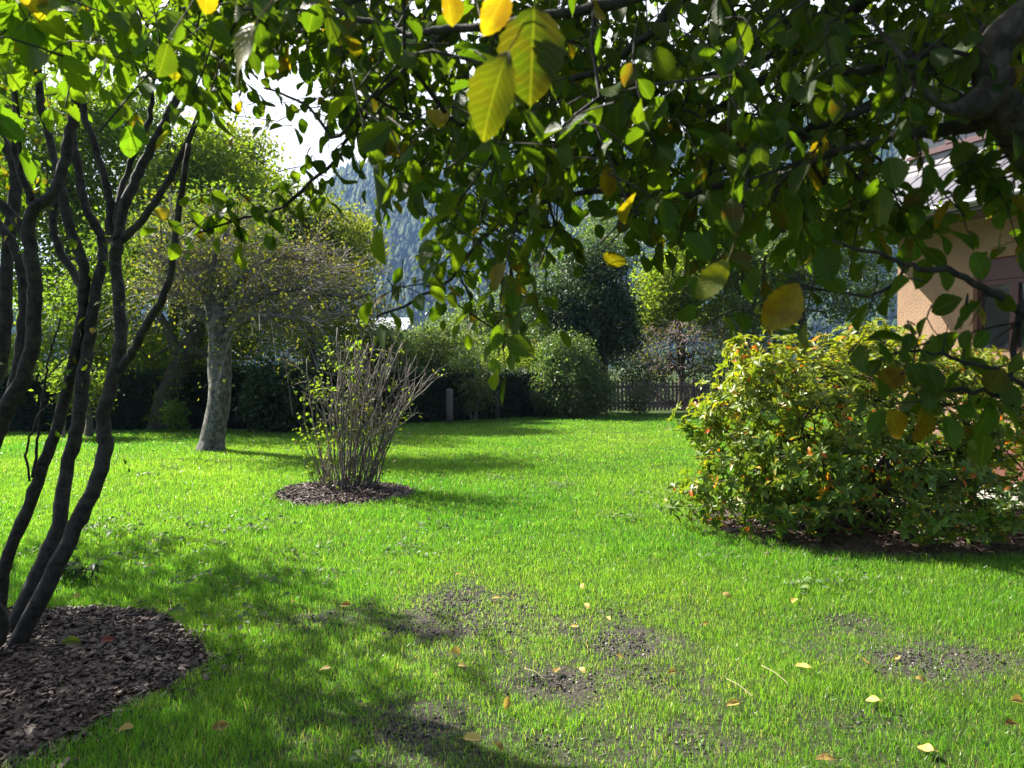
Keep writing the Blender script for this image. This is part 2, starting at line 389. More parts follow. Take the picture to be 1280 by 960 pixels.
def grass_mat():
    m, t, out = nodes('grass_blade')
    a = nd(t, 'ShaderNodeAttribute', attribute_name='tint'); sp = nd(t, 'ShaderNodeSeparateColor'); t.links.new(a.outputs['Color'], sp.inputs[0])
    c = mixc(t, sp.outputs[0], (.058, .166, .024), (.145, .232, .036))
    c = mixc(t, sp.outputs[2], c, (.36, .31, .17))
    hv = nd(t, 'ShaderNodeHueSaturation'); t.links.new(c, hv.inputs['Color']); t.links.new(math_(t, 'MULTIPLY_ADD', sp.outputs[1], .9, .55), hv.inputs['Value'])
    p = nd(t, 'ShaderNodeBsdfPrincipled', i={'Roughness': .34, 'Specular IOR Level': .5}); t.links.new(hv.outputs[0], p.inputs['Base Color'])
    tr = nd(t, 'ShaderNodeBsdfTranslucent'); t.links.new(mixc(t, 1.0, hv.outputs[0], (2.2, 2.5, .8), 'MULTIPLY'), tr.inputs[0])
    mx = nd(t, 'ShaderNodeMixShader'); mx.inputs[0].default_value = .52
    t.links.new(p.outputs[0], mx.inputs[1]); t.links.new(tr.outputs[0], mx.inputs[2]); t.links.new(mx.outputs[0], out.inputs[0]); return m

def build_grass():
    # candidates by depth bands, thinner with distance
    XS, YS = [], []
    edges = np.concatenate([np.linspace(1.9, 10, 28), np.linspace(10.5, 26, 32)])
    for y0, y1 in zip(edges[:-1], edges[1:]):
        ym = .5*(y0+y1); half = .687*y1*1.12+.7
        den = 12500*(4.2/max(ym, 4.2))**1.75
        n = int(den*2*half*(y1-y0))
        XS.append(rng.uniform(-half, half, n)); YS.append(rng.uniform(y0, y1, n))
    x = np.concatenate(XS); y = np.concatenate(YS)
    tuft = N1.fbm(x*3.1, y*3.1, 3); fine = N2(x*11, y*11)
    b = bare(x, y) + .25*(N3.fbm(x*1.3+4, y*1.3, 3)-.5)
    thin = b + .85*(N3.fbm(x*3.3+7, y*4.1+2, 4)-.47) + .40*(N2(x*13, y*13)-.5) + np.interp(np.hypot(x, y), [3, 5, 8], [.12, .06, -.12]) + .23*worn(x, y)
    keep = rng.random(len(x)) < np.interp(thin, [.22, .45, .72, 1.0], [1, .70, .34, .12])
    keep &= ~(in_bed(x, y) & (rng.random(len(x)) > .004)) & (y < hedge_y(x)-.15) & ((wall_dist(x, y) > 2.3) | (y > 13.3))
    x, y, tuft, fine, b = x[keep], y[keep], tuft[keep], fine[keep], b[keep]
    n = len(x); d = np.hypot(x, y)
    h = (.030+.055*rng.random(n)**1.2)*(.55+1.0*tuft)*(1-.45*np.clip(b, 0, 1))*(.8+.5*fine)
    h *= np.where(in_bed(x, y, .10), 1.2, 1)*(1-.35*worn(x, y)); h *= np.interp(d, [3, 6, 14], [.92, .82, .70])
    wd = np.maximum(.0010+.0010*rng.random(n), .00036*d)
    yaw = rng.random(n)*2*np.pi; ly = rng.random(n)*2*np.pi
    lean = h*(.15+.75*rng.random(n)**1.5)
    sx, sy = np.cos(yaw)*wd, np.sin(yaw)*wd; lx, lyv = np.cos(ly)*lean, np.sin(ly)*lean
    z0 = gz(x, y)-.004
    V = np.empty((n, 5, 3))
    V[:, 0] = np.stack([x-sx, y-sy, z0], -1); V[:, 1] = np.stack([x+sx, y+sy, z0], -1)
    mx, my, mz = x+lx*.38, y+lyv*.38, z0+h*.6
    V[:, 2] = np.stack([mx+sx*.75, my+sy*.75, mz], -1); V[:, 3] = np.stack([mx-sx*.75, my-sy*.75, mz], -1)
    V[:, 4] = np.stack([x+lx, y+lyv, z0+h*(1-.25*(lean/h)**2)], -1)
    k = (np.arange(n)*5)[:, None]
    T = np.empty((n, 3))
    T[:, 0] = np.clip(1.5*(N3.fbm(x*.45, y*.45, 3)-.25)+.45*(N1.fbm(x*2.2, y*2.2, 3)-.45)+.35*rng.random(n), 0, 1)
    T[:, 1] = np.clip(.28+.5*rng.random(n)+.25*(tuft-.45), 0, 1)
    T[:, 2] = np.where(rng.random(n) < .07+.10*np.clip(b, 0, 1)+.10*worn(x, y), rng.random(n), 0)
    mb = MB(); mb.add(V.reshape(-1, 3), [k+np.array([[0, 1, 2, 3]]), k+np.array([[3, 2, 4]])], tint=np.repeat(T, 5, 0))
    o = mb.build('lawn_grass', grass_mat(), smooth=False, uv=False)
    tag(o, 'bright green lawn grass with thin spots and bare patches', 'grass', kind='stuff')
build_grass()

def build_weeds():
    """clover and broad-leaved weeds, loose in the turf"""
    mb = MB(); P = []
    for px, py in [(120, 664), (150, 668), (215, 655), (250, 660), (205, 680), (260, 690), (285, 668), (330, 660), (165, 700), (240, 720), (300, 770), (330, 730), (130, 655), (60, 690),
                   (210, 590), (180, 600), (420, 720), (395, 690), (540, 660), (515, 690), (880, 640), (900, 700), (830, 640), (850, 615), (800, 620), (1060, 720), (1000, 730), (190, 770), (455, 948), (620, 600), (700, 610), (780, 650)]:
        g = ground(px, py); m = rng.integers(20, 52) if py < 900 else 7
        q = rng.normal(0, 1, (m, 2))*np.array([.11, .13])*(1 if py < 900 else .25); P.append(np.stack([g[0]+q[:, 0], g[1]+q[:, 1]], -1))
    P = np.concatenate(P); P = P[~in_bed(P[:, 0], P[:, 1])]; n = len(P)
    pts = np.stack([P[:, 0], P[:, 1], gz(P[:, 0], P[:, 1])+.025+.035*rng.random(n)], -1)
    A = np.stack([rng.normal(0, 1, n), rng.normal(0, 1, n), .25*rng.normal(0, 1, n)], -1); Nn = np.array([0, 0, 1.])+.35*rng.normal(0, 1, (n, 3))
    scatter_mix(mb, MID, pts, A, Nn, .024+.04*rng.random(n), .65, np.stack([rng.random(n)*.6, .3+.6*rng.random(n), np.zeros(n)], -1))
    tag(mb.build('lawn_weeds', M['weed_leaf']), 'pale clover and broad-leaved weeds scattered through the lawn', 'weeds', kind='stuff')
build_weeds()

# ------------------------------------------------------------------ hills behind
def build_hills():
    m, t, out = nodes('forested_slope')
    n = noise(t, .05, 8, .7, pos(t)); v = nd(t, 'ShaderNodeTexVoronoi', i={'Scale': .11}); t.links.new(pos(t), v.inputs['Vector'])
    c = mixc(t, .6, ramp(t, n, [(.35, (.012, .026, .014)), (.65, (.05, .075, .032))]), ramp(t, v.outputs['Distance'], [(.0, (.07, .09, .04)), (.7, (.012, .024, .014))]))
    p = nd(t, 'ShaderNodeBsdfPrincipled', i={'Roughness': 1., 'Specular IOR Level': .0}); t.links.new(c, p.inputs['Base Color'])
    t.links.new(p.outputs[0], out.inputs[0])
    az = np.linspace(-75, 80, 320); rr = np.linspace(0, 1, 70)
    A, Rr = np.meshgrid(az, rr, indexing='ij')
    top = np.interp(A, [-75, -45, -25, -17, -13, -8, 0, 10, 25, 40, 80], [40, 60, 75, 150, 262, 290, 300, 300, 330, 300, 200])
    D = 560+Rr*520
    X = D*np.sin(np.radians(A)); Y = D*np.cos(np.radians(A))
    Z = -4+top*np.sin(Rr*np.pi/2)**1.1*(1+.10*(N2.fbm(A*.22, Rr*6, 5)-.5))+16*(N1.fbm(A*1.2, Rr*22, 4)-.5)*np.clip(Rr*6, 0, 1)+9*(rng.random(A.shape)-.5)*np.clip(Rr*6, 0, 1)
    nA, nR = A.shape; i, j = np.meshgrid(np.arange(nA-1), np.arange(nR-1), indexing='ij')
    F = np.stack([i*nR+j, (i+1)*nR+j, (i+1)*nR+j+1, i*nR+j+1], -1).reshape(-1, 4)
    mb = MB(); mb.add(np.stack([X, Y, Z], -1).reshape(-1, 3), F)
    tag(mb.build('hills', m, smooth=False), kind='structure')
build_hills()
def build_forest():
    n = 20000; az = np.radians(rng.uniform(-24, 42, n)); q = rng.random(n)**.8
    tops = np.interp(np.degrees(az), [-75, -45, -25, -17, -13, -8, 0, 10, 25, 40, 80], [40, 60, 75, 150, 262, 290, 300, 300, 330, 300, 200])
    D = 560+q*520; x = D*np.sin(az); y = D*np.cos(az); z = -8+tops*np.sin(q*np.pi/2)**1.1
    h = rng.uniform(7, 17, n); r = h*rng.uniform(.24, .42, n); a = np.linspace(0, 2*np.pi, 6, endpoint=False)
    mb = MB(); V = []; 
    for f0, f1, k in ((0., .62, 1.), (.38, 1.08, .68)):
        ring = np.stack([x[:, None]+(r*k)[:, None]*np.cos(a), y[:, None]+(r*k)[:, None]*np.sin(a), (z+h*(f0+.12))[:, None]+0*a], -1); tip = np.stack([x, y, z+h*f1], -1)[:, None]; V.append(np.concatenate([ring, tip], 1))
    V = np.concatenate(V, 1); o = (np.arange(n)*14)[:, None, None]; F = np.array([[j+b, (j+1) % 6+b, 6+b] for b in (0, 7) for j in range(6)])
    T_ = np.repeat(np.stack([rng.random(n)**2, rng.random(n), np.zeros(n)], -1), 14, 0); mb.add(V.reshape(-1, 3), (F[None]+o).reshape(-1, 3), tint=T_)
    m = leaf_mat('conifer_slope', (.018, .042, .020), (.075, .095, .03), BROWN, .05, (1, 1, 1), .8, False, .1)
    tag(mb.build('hill_forest', m, smooth=True), 'dark conifer forest covering the far hazy slope', 'forest', kind='stuff')
build_forest()
def build_haze():
    m, t, out = nodes('air_haze'); v = nd(t, 'ShaderNodeVolumePrincipled', i={'Color': (.32, .54, 1.0, 1), 'Density': .00021, 'Anisotropy': .2}); t.links.new(v.outputs[0], out.inputs['Volume'])
    mb = MB(); mb.box(-2600, 2600, -2600, 2600, -8, 345); tag(mb.build('haze', m, smooth=False), 'thin blue haze in the air before the far slope', 'haze', kind='stuff')
build_haze()

# ------------------------------------------------------------------ house on the right
def wall_frame(V):
    """local (s along the wall from its far corner towards the camera, n out into the garden, z) to world"""
    V = np.asarray(V, float)
    return WP + V[:, :1]*(-WD) + V[:, 1:2]*WN + np.array([0, 0, 1.])*V[:, 2:3]
def build_house():
    t_ = thing('house', 'ochre rendered house with pale roof and reddish windows behind the rhododendron', 'house', WP)
    stucco = plain_mat('ochre_roughcast', (.32, .205, .125), .9, .18, 2.2, .02, bscale=42)
    red = plain_mat('red_brown_window_paint', (.075, .024, .026), .45, .15, 5)
    roofm = plain_mat('pale_metal_roof', (.125, .122, .145), .5, .10, 4)
    white = plain_mat('white_cladding', (.36, .345, .36), .6, .10, 3)
    wood = plain_mat('dark_eave_timber', (.045, .030, .022), .7, .3, 10)
    gut = plain_mat('grey_zinc_gutter', (.16, .17, .18), .4, .2, 8, metallic=.6)
    g, t, out = nodes('window_glass'); p = nd(t, 'ShaderNodeBsdfPrincipled', i={'Base Color': (.03, .035, .04, 1), 'Roughness': .04, 'Specular IOR Level': 1.0}); t.links.new(p.outputs[0], out.inputs[0])
    H = 3.75; Lw = 11; D = -7
    s0, s1, z0, z1 = 1.30, 2.95, 1.75, 3.13
    mb = MB()     # outer wall with the window opening cut out
    for a, b, c, d in ((0, s0, 0, H), (s1, Lw, 0, H), (s0, s1, 0, z0), (s0, s1, z1, H)): mb.box(a, b, -.35, 0, c, d, M=wall_frame)
    mb.box(0, .35, D, -.352, 0, H, M=wall_frame); mb.box(Lw-.35, Lw, D, -.352, 0, H, M=wall_frame); mb.box(.352, Lw-.352, D, D+.35, 0, H, M=wall_frame)
    mb.box(.36, Lw-.36, D+.36, -.6, .02, .06, M=wall_frame)
    mb.build('wall', stucco, t_, smooth=False)
    mb = MB(); mb.box(-.012, Lw, .0, .06, 0, .55, M=wall_frame); mb.build('plinth', plain_mat('grey_red_plinth', (.22, .12, .10), .9, .2, 6, .006), t_, smooth=False)
    def window(a, b, c, d, n0, frame_m, split):
        mb = MB(); f = .075
        mb.box(a, b, n0-.07, n0, c, c+f, M=wall_frame); mb.box(a, b, n0-.07, n0, d-f, d, M=wall_frame)
        mb.box(a, a+f, n0-.07, n0, c+f, d-f, M=wall_frame); mb.box(b-f, b, n0-.07, n0, c+f, d-f, M=wall_frame)
        for u in split: mb.box(u-.06, u+.06, n0-.067, n0+.012, c+f, d-f, M=wall_frame)
        w_ = mb.build('window', frame_m, t_, smooth=False); pinv(w_)
        mb = MB(); mb.box(a+f*.6, b-f*.6, n0-.045, n0-.035, c+f*.6, d-f*.6, M=wall_frame); mb.build('pane', g, w_, smooth=False)
        mb = MB(); mb.box(a-.06, b+.06, n0+.002, n0+.10, c-.05, c-.002, M=wall_frame); mb.build('sill', frame_m, w_, smooth=False)
        return w_
    w1 = window(s0, s1, z0, z1-.32, -.10, red, (1.85, 2.4))
    mb = MB(); mb.box(s0+.01, s1-.01, -.2, -.08, z1-.317, z1-.002, M=wall_frame); mb.build('shutter_box', red, w1, smooth=False)
    # roof: eaves board, sloping sheet with standing seams, gutter, dormer
    pitch = math.tan(R(33)); ov = 1.0
    mb = MB(); mb.box(-.5, Lw+.5, .0, ov, H-.02, H+.05, M=wall_frame); mb.box(-.5, Lw+.5, ov, ov+.03, H-.05, H+.02, M=wall_frame); mb.build('eave_board', wood, t_, smooth=False)
    def slope(n): return H+.02+(ov-n)*pitch
    mb = MB()
    V = wall_frame([(-.55, ov+.05, slope(ov+.05)), (Lw+.5, ov+.05, slope(ov+.05)), (Lw+.5, -3.5, slope(-3.5)), (-.55, -3.5, slope(-3.5)), (-.55, ov+.05, slope(ov+.05)-.1), (Lw+.5, ov+.05, slope(ov+.05)-.1), (Lw+.5, -3.5, slope(-3.5)-.1), (-.55, -3.5, slope(-3.5)-.1)])
    mb.add(V, np.array([[0, 1, 2, 3], [7, 6, 5, 4], [0, 4, 5, 1], [3, 2, 6, 7], [0, 3, 7, 4], [1, 5, 6, 2]]))
    V = wall_frame([(-.55, -3.5, slope(-3.5)), (Lw+.5, -3.5, slope(-3.5)), (Lw+.5, D-.7, slope(-3.5)-(-3.5-D+.7)*pitch), (-.55, D-.7, slope(-3.5)-(-3.5-D+.7)*pitch)])
    V = np.concatenate([V, V-np.array([0, 0, .1])]); mb.add(V, np.array([[0, 1, 2, 3], [7, 6, 5, 4], [0, 4, 5, 1], [3, 2, 6, 7], [0, 3, 7, 4], [1, 5, 6, 2]]))
    for k in np.arange(-.5, Lw+.4, .55):
        V = wall_frame([(k+dx, n, slope(n)+dz) for dx in (0, .03) for n in (ov+.04, -3.48) for dz in (-.01, .014)])
        mb.add(V, np.array([[0,1,3,2],[4,6,7,5],[0,4,5,1],[2,3,7,6],[0,2,6,4],[1,5,7,3]]))
    rf = mb.build('roof', roofm, t_, smooth=False)
    mb = MB(); a = np.linspace(-.55, Lw+.5, 12); mb.tube(wall_frame(np.stack([a, np.full(12, ov+.10), np.full(12, H-.01)], -1)), .065, 10); mb.build('gutter', gut, t_)
    # dormer
    n1 = -.55; zb = slope(n1)-.15; zt = zb+1.75; a, b = -.45, 3.6
    mb = MB(); mb.box(a, b, n1-2.6, n1-.10, zb-.4, zt, M=wall_frame)
    mb.box(a, b, n1-.098, n1, zb-.4, zb+.45, M=wall_frame); mb.box(a, b, n1-.098, n1, zt-.2, zt, M=wall_frame); mb.box(a, a+.25, n1-.098, n1, zb+.45, zt-.2, M=wall_frame); mb.box(b-.25, b, n1-.098, n1, zb+.45, zt-.2, M=wall_frame)
    for k in (.1, .22, .34): mb.box(a-.01, b+.01, n1+.002, n1+.014, zb+k, zb+k+.09, M=wall_frame)
    dm = mb.build('dormer', white, t_, smooth=False); pinv(dm)
    mb = MB(); mb.box(a-.2, b+.2, n1-2.7, n1+.3, zt+.002, zt+.12, M=wall_frame); mb.build('dormer_roof', roofm, dm, smooth=False)
    window(a+.252, b-.252, zb+.452, zt-.202, n1-.02, red, (.45, 1.25, 2.05, 2.8))
build_house()

def build_terrace():
    pav = plain_mat('pale_paving', (.50, .47, .43), .8, .15, 4, .004)
    mb = MB()
    for k in range(9):
        for j in range(4): mb.box(.4+k*.62, .4+k*.62+.6, .12+j*.52, .12+j*.52+.5, .0, .14+.003*((k+j) % 3), M=wall_frame)
    tag(mb.build('terrace', pav, smooth=False), kind='structure')
    t_ = thing('flower_box', 'reddish brown trough on the terrace beside the house wall', 'planter', wall_frame([(2.4, 1.35, .145)])[0])
    terra = plain_mat('terracotta', (.13, .045, .03), .8, .2, 8, .003)
    mb = MB(); 
    for (a, b, c, d, e, f) in ((1.9, 3.3, 1.2, 1.24, .145, .55), (1.9, 3.3, 1.56, 1.6, .145, .55), (1.9, 1.94, 1.24, 1.56, .145, .55), (3.26, 3.3, 1.24, 1.56, .145, .55)): mb.box(a, b, c, d, e, f, M=wall_frame)
    mb.box(1.87, 3.33, 1.17, 1.2, .5, .58, M=wall_frame); mb.box(1.87, 3.33, 1.6, 1.63, .5, .58, M=wall_frame)
    mb.build('trough', terra, t_, smooth=False)
    mb = MB(); mb.box(1.945, 3.255, 1.245, 1.555, .2, .5, M=wall_frame); mb.build('soil', plain_mat('potting_soil', (.05, .035, .025), .95, .3, 30, .01), t_, smooth=False)
    mb = MB(); n = 420; q = np.stack([rng.uniform(1.93, 3.27, n), rng.uniform(1.2, 1.6, n), .5+.28*rng.random(n)], -1)
    scatter_mix(mb, MID, wall_frame(q), rng.normal(0, 1, (n, 3))+[0, 0, .6], rng.normal(0, 1, (n, 3)), .05+.04*rng.random(n), .6, np.stack([.3*rng.random(n), rng.random(n), .2*rng.random(n)], -1))
    mb.build('foliage', M['grey_leaf'], t_)
build_terrace()

def build_far_house():
    c = at(470, 425, 38.); t_ = thing('far_house', 'small white house far beyond the hedge, glimpsed over the pruned shrub', 'house', (c[0], 38, 0))
    wm = plain_mat('white_plaster', (.72, .72, .72), .8, .06, 2); rm = plain_mat('brown_red_tiles', (.34, .36, .40), .8, .2, 6); bm = plain_mat('blue_shutter', (.10, .18, .42), .5, .1, 3)
    mb = MB(); mb.box(c[0]-1.6, c[0]+1.3, 38, 43, 0, 3.4); mb.build('wall', wm, t_, smooth=False)
    mb = MB(); V = np.array([(c[0]-1.9, 37.6, 3.38), (c[0]+1.6, 37.6, 3.38), (c[0]+1.6, 43.4, 3.38), (c[0]-1.9, 43.4, 3.38), (c[0]-1.9, 40.5, 4.2), (c[0]+1.6, 40.5, 4.2)])
    mb.add(V, [np.array([[0, 1, 5, 4], [2, 3, 4, 5], [0, 3, 2, 1]]), np.array([[0, 4, 3], [1, 2, 5]])]); mb.build('roof', rm, t_, smooth=False)
    for dx in (-.9, .5):
        mb = MB(); mb.box(c[0]+dx-.55, c[0]+dx+.55, 37.94, 37.997, 2.1, 3.2); w_ = mb.build('window', bm, t_, smooth=False)
build_far_house()

# ------------------------------------------------------------------ growing plants
def grow(trunk, attract, step=.25, first=0, jit=.12, sag=0., r_tip=.006, expo=.5, trunk_r=None, order=None):
    """attach every attractor to the nearest point of the growing skeleton; returns chains of (points, radii) and tips"""
    trunk = np.asarray(trunk, float); nt_ = len(trunk)
    cap = nt_ + sum(12 for _ in attract) + 10
    P = np.zeros((cap, 3)); par = np.full(cap, -1); P[:nt_] = trunk; par[1:nt_] = np.arange(nt_-1); n = nt_
    attract = np.asarray(attract, float)
    dd = np.min(np.linalg.norm(attract[:, None]-trunk[None, first:], axis=-1), 1)
    tips = []
    for a in attract[np.argsort(dd)]:
        d = np.linalg.norm(P[first:n]-a, axis=1); k = first+int(np.argmin(d)); L = d[k-first]
        m = int(np.clip(math.ceil(L/step), 1, 11)); prev = k; p0 = P[k].copy()
        off = rng.normal(0, jit*L, 3)
        for q in range(1, m+1):
            u = q/m; p = p0*(1-u)+a*u + off*math.sin(math.pi*u)*.6 + np.array([0, 0, sag*L*math.sin(math.pi*u)])
            if n >= cap: break
            P[n] = p; par[n] = prev; prev = n; n += 1
        tips.append(prev)
    cnt = np.zeros(n)
    for tpi in tips: cnt[tpi] += 1
    for i in range(n-1, 0, -1):
        if par[i] >= 0 and i >= nt_: cnt[par[i]] += cnt[i]
    for i in range(nt_-1, 0, -1): cnt[i-1] += cnt[i]
    r = r_tip*np.maximum(cnt, 1)**expo
    if trunk_r is not None: r[:nt_] = trunk_r; 
    for i in range(nt_, n): r[i] = min(r[i], r[par[i]]*.92)
    kids = {}
    for i in range(1, n): kids.setdefault(par[i], []).append(i)
    chains = []; stack = [(0, None)]
    while stack:
        s, pre = stack.pop(); ch = [] if pre is None else [pre]; c = s
        while True:
            ch.append(c); ks = kids.get(c)
            if not ks: break
            best = max(ks, key=lambda q: (q < nt_, cnt[q]))
            for q in ks:
                if q != best: stack.append((q, c))
            c = best
        rr = r[ch].copy()
        if pre is not None: rr[0] = rr[1]*1.05
        rr[-1] *= .5
        chains.append((P[ch], rr))
    td = np.array([unit(P[i]-P[par[i]]) for i in tips]); tp = P[tips]
    return chains, tp, td, P[:n], par[:n], cnt, r[:n]

def lobes_points(lobes, n, inner=.0, pw=.5):
    """n points in a union of ellipsoids ((cx,cy,cz),(rx,ry,rz))"""
    vol = np.array([a[1][0]*a[1][1]*a[1][2] for a in lobes])**.8; pick = rng.choice(len(lobes), n, p=vol/vol.sum())
    C = np.array([l[0] for l in lobes], float)[pick]; Rr = np.array([l[1] for l in lobes], float)[pick]
    d = unit(rng.normal(0, 1, (n, 3))); u = inner+(1-inner)*rng.random(n)**pw
    return C+d*Rr*u[:, None], d

def crown_leaves(mb, tips, tdir, per, spread, L, tmpl, tint, droop=.3, wid=.6, clump=.35, upn=.8):
    n = len(tips)*per; P = np.repeat(tips, per, 0); D = np.repeat(tdir, per, 0)
    P = P + rng.normal(0, spread, (n, 3)) - D*(rng.random((n, 1))*spread*1.5)
    A = unit(D*.5+rng.normal(0, .8, (n, 3))+np.array([0, 0, -droop])); Nn = rng.normal(0, .7, (n, 3))+np.array([0, 0, upn])
    tr, tg, tb = tint
    cl = np.repeat(rng.random(len(tips)), per)
    T = np.stack([np.clip(tr*(clump*2*cl+(1-clump)*2*rng.random(n)), 0, 1), np.clip(tg+.5*(rng.random(n)-.5)+.25*(cl-.5), 0, 1), (rng.random(n) < tb)*rng.random(n)], -1)
    scatter_mix(mb, tmpl, P, A, Nn, L*(.6+.7*rng.random(n)), wid, T)

def make_tree(name, label, cat, trunk_pts, r0, r1, lobes, n_attr, per, leaf, leaf_m, bark_m, spread=.22, tint=(.25, .45, .02), group=None, first=.55, r_tip=.006, step=.3, tmpl=None, inner=.25, sag=.0, jit=.10,
              nseg=14, sides=12, rough=.18, droop=.3, bare_top=None, twig_m=None, part_names=('trunk', 'crown'), extra=None, limbs=None, expo=.46, wid=.6):
    tr = smooth_path(trunk_pts, nseg); rad = np.interp(np.linspace(0, 1, nseg), [0, .06, .15, 1], [r0*1.35, r0*1.1, r0, r1])
    t_ = thing(name, label, cat, tr[0]*[1, 1, 0]+[0, 0, float(gz(tr[0][0], tr[0][1]))], group)
    tr[0][2] = float(gz(tr[0][0], tr[0][1]))-.1
    att, _ = lobes_points(lobes, n_attr, inner)
    chains, tp, td, *_ = grow(tr, att, step, int(nseg*first), jit, sag, r_tip, expo, rad)
    mb = MB(); tw = MB(); have = False
    for P, rr in chains:
        big = rr.max()
        if twig_m is not None and big < .03: tw.tube(P, rr, 4, False); have = True
        else: mb.tube(P, rr, sides if big > .1 else 6 if big > .03 else 4, big > .05, rough if big > .05 else 0)
    if have: tw.build('branchwork', twig_m, t_)
    if per > 0:
        cb = MB(); keep = np.ones(len(tp), bool) if bare_top is None else bare_top(tp)
        crown_leaves(cb, tp[keep], td[keep], per, spread*.9, leaf*1.22, tmpl or FAR, tint, droop, wid)
        if extra: extra(cb)
        cb.build(part_names[1], leaf_m, t_)
    for P in limbs or (): mb.tube(P, np.linspace(.14, .06, len(P)), 9, True, .2)
    mb.build(part_names[0], bark_m, t_)
    return t_

def hedge():
    t_ = thing('hedge', 'long dark clipped evergreen hedge along the far edge of the lawn', 'hedge', (-7, 18.6, 0))
    xs = np.linspace(-19, 1.6, 90); ys = hedge_y(xs)+.55; n = len(xs)
    H = 1.52+.10*(N1(xs*.8, xs*0)-.5)-.15*np.clip((xs+2)/4, 0, 1)
    tx = np.gradient(xs); ty = np.gradient(ys); l = np.hypot(tx, ty); nx, ny = ty/l, -tx/l
    core = MB(); prof = [(-.34, 0), (-.36, .5), (-.33, .92), (.33, .92), (.36, .5), (.34, 0)]
    V = np.array([[(xs[i]+nx[i]*a, ys[i]+ny[i]*a, H[i]*b) for a, b in prof] for i in range(n)]); k = len(prof)
    i, j = np.meshgrid(np.arange(n-1), np.arange(k-1), indexing='ij')
    core.add(V.reshape(-1, 3), np.stack([i*k+j, i*k+j+1, (i+1)*k+j+1, (i+1)*k+j], -1).reshape(-1, 4))
    core.build('branchwork', plain_mat('hedge_inner_shade', (.022, .024, .012), .95, .5, 14, .03), t_)  # solid dark core: shade inside the hedge painted as colour, no branches
    mb = MB(); N = 52000; u = rng.uniform(0, n-1.001, N); ii = u.astype(int)
    side = rng.random(N); a = np.where(side < .62, .42+rng.normal(0, .05, N), np.where(side < .86, rng.uniform(-.42, .45, N), -.42+rng.normal(0, .05, N)))
    hh = np.interp(u, np.arange(n), H); z = np.where((side >= .62) & (side < .86), hh*(.96+rng.normal(0, .035, N)), hh*rng.random(N)**.85)
    x = np.interp(u, np.arange(n), xs)+nx[ii]*a; y = np.interp(u, np.arange(n), ys)+ny[ii]*a
    bump = .10*(N2(x*2.2, z*2.5)-.5); x = x+nx[ii]*bump; y = y+ny[ii]*bump
    P = np.stack([x, y, z], -1); out = np.stack([nx[ii]*np.sign(a), ny[ii]*np.sign(a), np.full(N, .5)], -1)
    scatter_mix(mb, FAR, P, unit(out+rng.normal(0, .7, (N, 3))), rng.normal(0, 1, (N, 3))+[0, 0, .4], .05+.05*rng.random(N), .5,
                np.stack([np.clip((z/hh-.8)*3, 0, .9)*rng.random(N), .2+.6*rng.random(N), (rng.random(N) < .02)*.8], -1))
    mb.build('foliage', M['hedge_leaf'], t_)
hedge()

def posts():
    wood = plain_mat('weathered_post', (.11, .10, .085), .85, .35, 12, .006)
    for px, top, bot, Y, wpx, lab in ((562, 486, 523, 20.6, 9, 'grey wooden post before the hedge, left of the pale young tree'), (621, 487, 520, 22.4, 6, 'slim grey post before the hedge, between young tree and broad shrub'), (112, 478, 541, 16.0, 9, 'weathered post at the hedge behind the forked dark stems')):
        a = at(px, bot, Y); b = at(px, top, Y); hw = wpx*.5/FPX*Y; x, z1 = a[0], b[2]
        mb = MB(); zz = np.array([-.1, .3, z1-.03, z1])
        P = np.stack([np.full(4, x), np.full(4, Y), zz], -1); mb.tube(P, [hw, hw*.98, hw*.95, hw*.6], 9, True, .08)
        tag(mb.build('fence_post', wood), lab, 'post', 'posts in front of the hedge')
posts()

def picket_fence():
    L = at(742, 517, 24.9); Rr = at(930, 515, 25.6)
    t_ = thing('picket_fence', 'weathered wooden picket fence at the back of the lawn', 'fence', (L[0], L[1], 0))
    wood = plain_mat('grey_brown_pickets', (.13, .095, .08), .85, .5, 3, .004); rd = plain_mat('fence_rail', (.09, .065, .05), .85, .3, 5)
    A = np.array([L[0], L[1]]); B = np.array([Rr[0], Rr[1]]); d = unit(B-A); nrm = np.array([d[1], -d[0]]); tot = np.linalg.norm(B-A)
    def fr(V): V = np.asarray(V); return np.concatenate([A+V[:, :1]*d+V[:, 1:2]*nrm, V[:, 2:3]], 1)
    mb = MB()
    for s in np.arange(0, tot, .135):
        h = 1.06+rng.normal(0, .02); w_ = .085; lean = rng.normal(0, .012)
        V = fr([(s+x+lean*z, y, z) for y in (.0, .022) for x, z in ((0, .06), (w_, .06), (w_, h-.05), (w_/2, h), (0, h-.05))])
        mb.add(V, [np.array([[0, 1, 2, 4], [5, 9, 7, 6], [0, 5, 6, 1], [1, 6, 7, 2], [0, 4, 9, 5]]), np.array([[2, 3, 4], [7, 9, 8]]), np.array([[2, 7, 8, 3], [3, 8, 9, 4]])])
    mb.build('picket_panel', wood, t_, smooth=False)
    for z in (.28, .82):
        mb = MB(); mb.box(-.05, tot+.05, -.045, -.003, z, z+.08, M=fr); mb.build('rail', rd, t_, smooth=False)
    for s in np.arange(0, tot+.1, tot/3):
        mb = MB(); mb.box(s-.05, s+.05, -.15, -.048, 0, 1.12, M=fr); mb.build('post', rd, t_, smooth=False)
picket_fence()

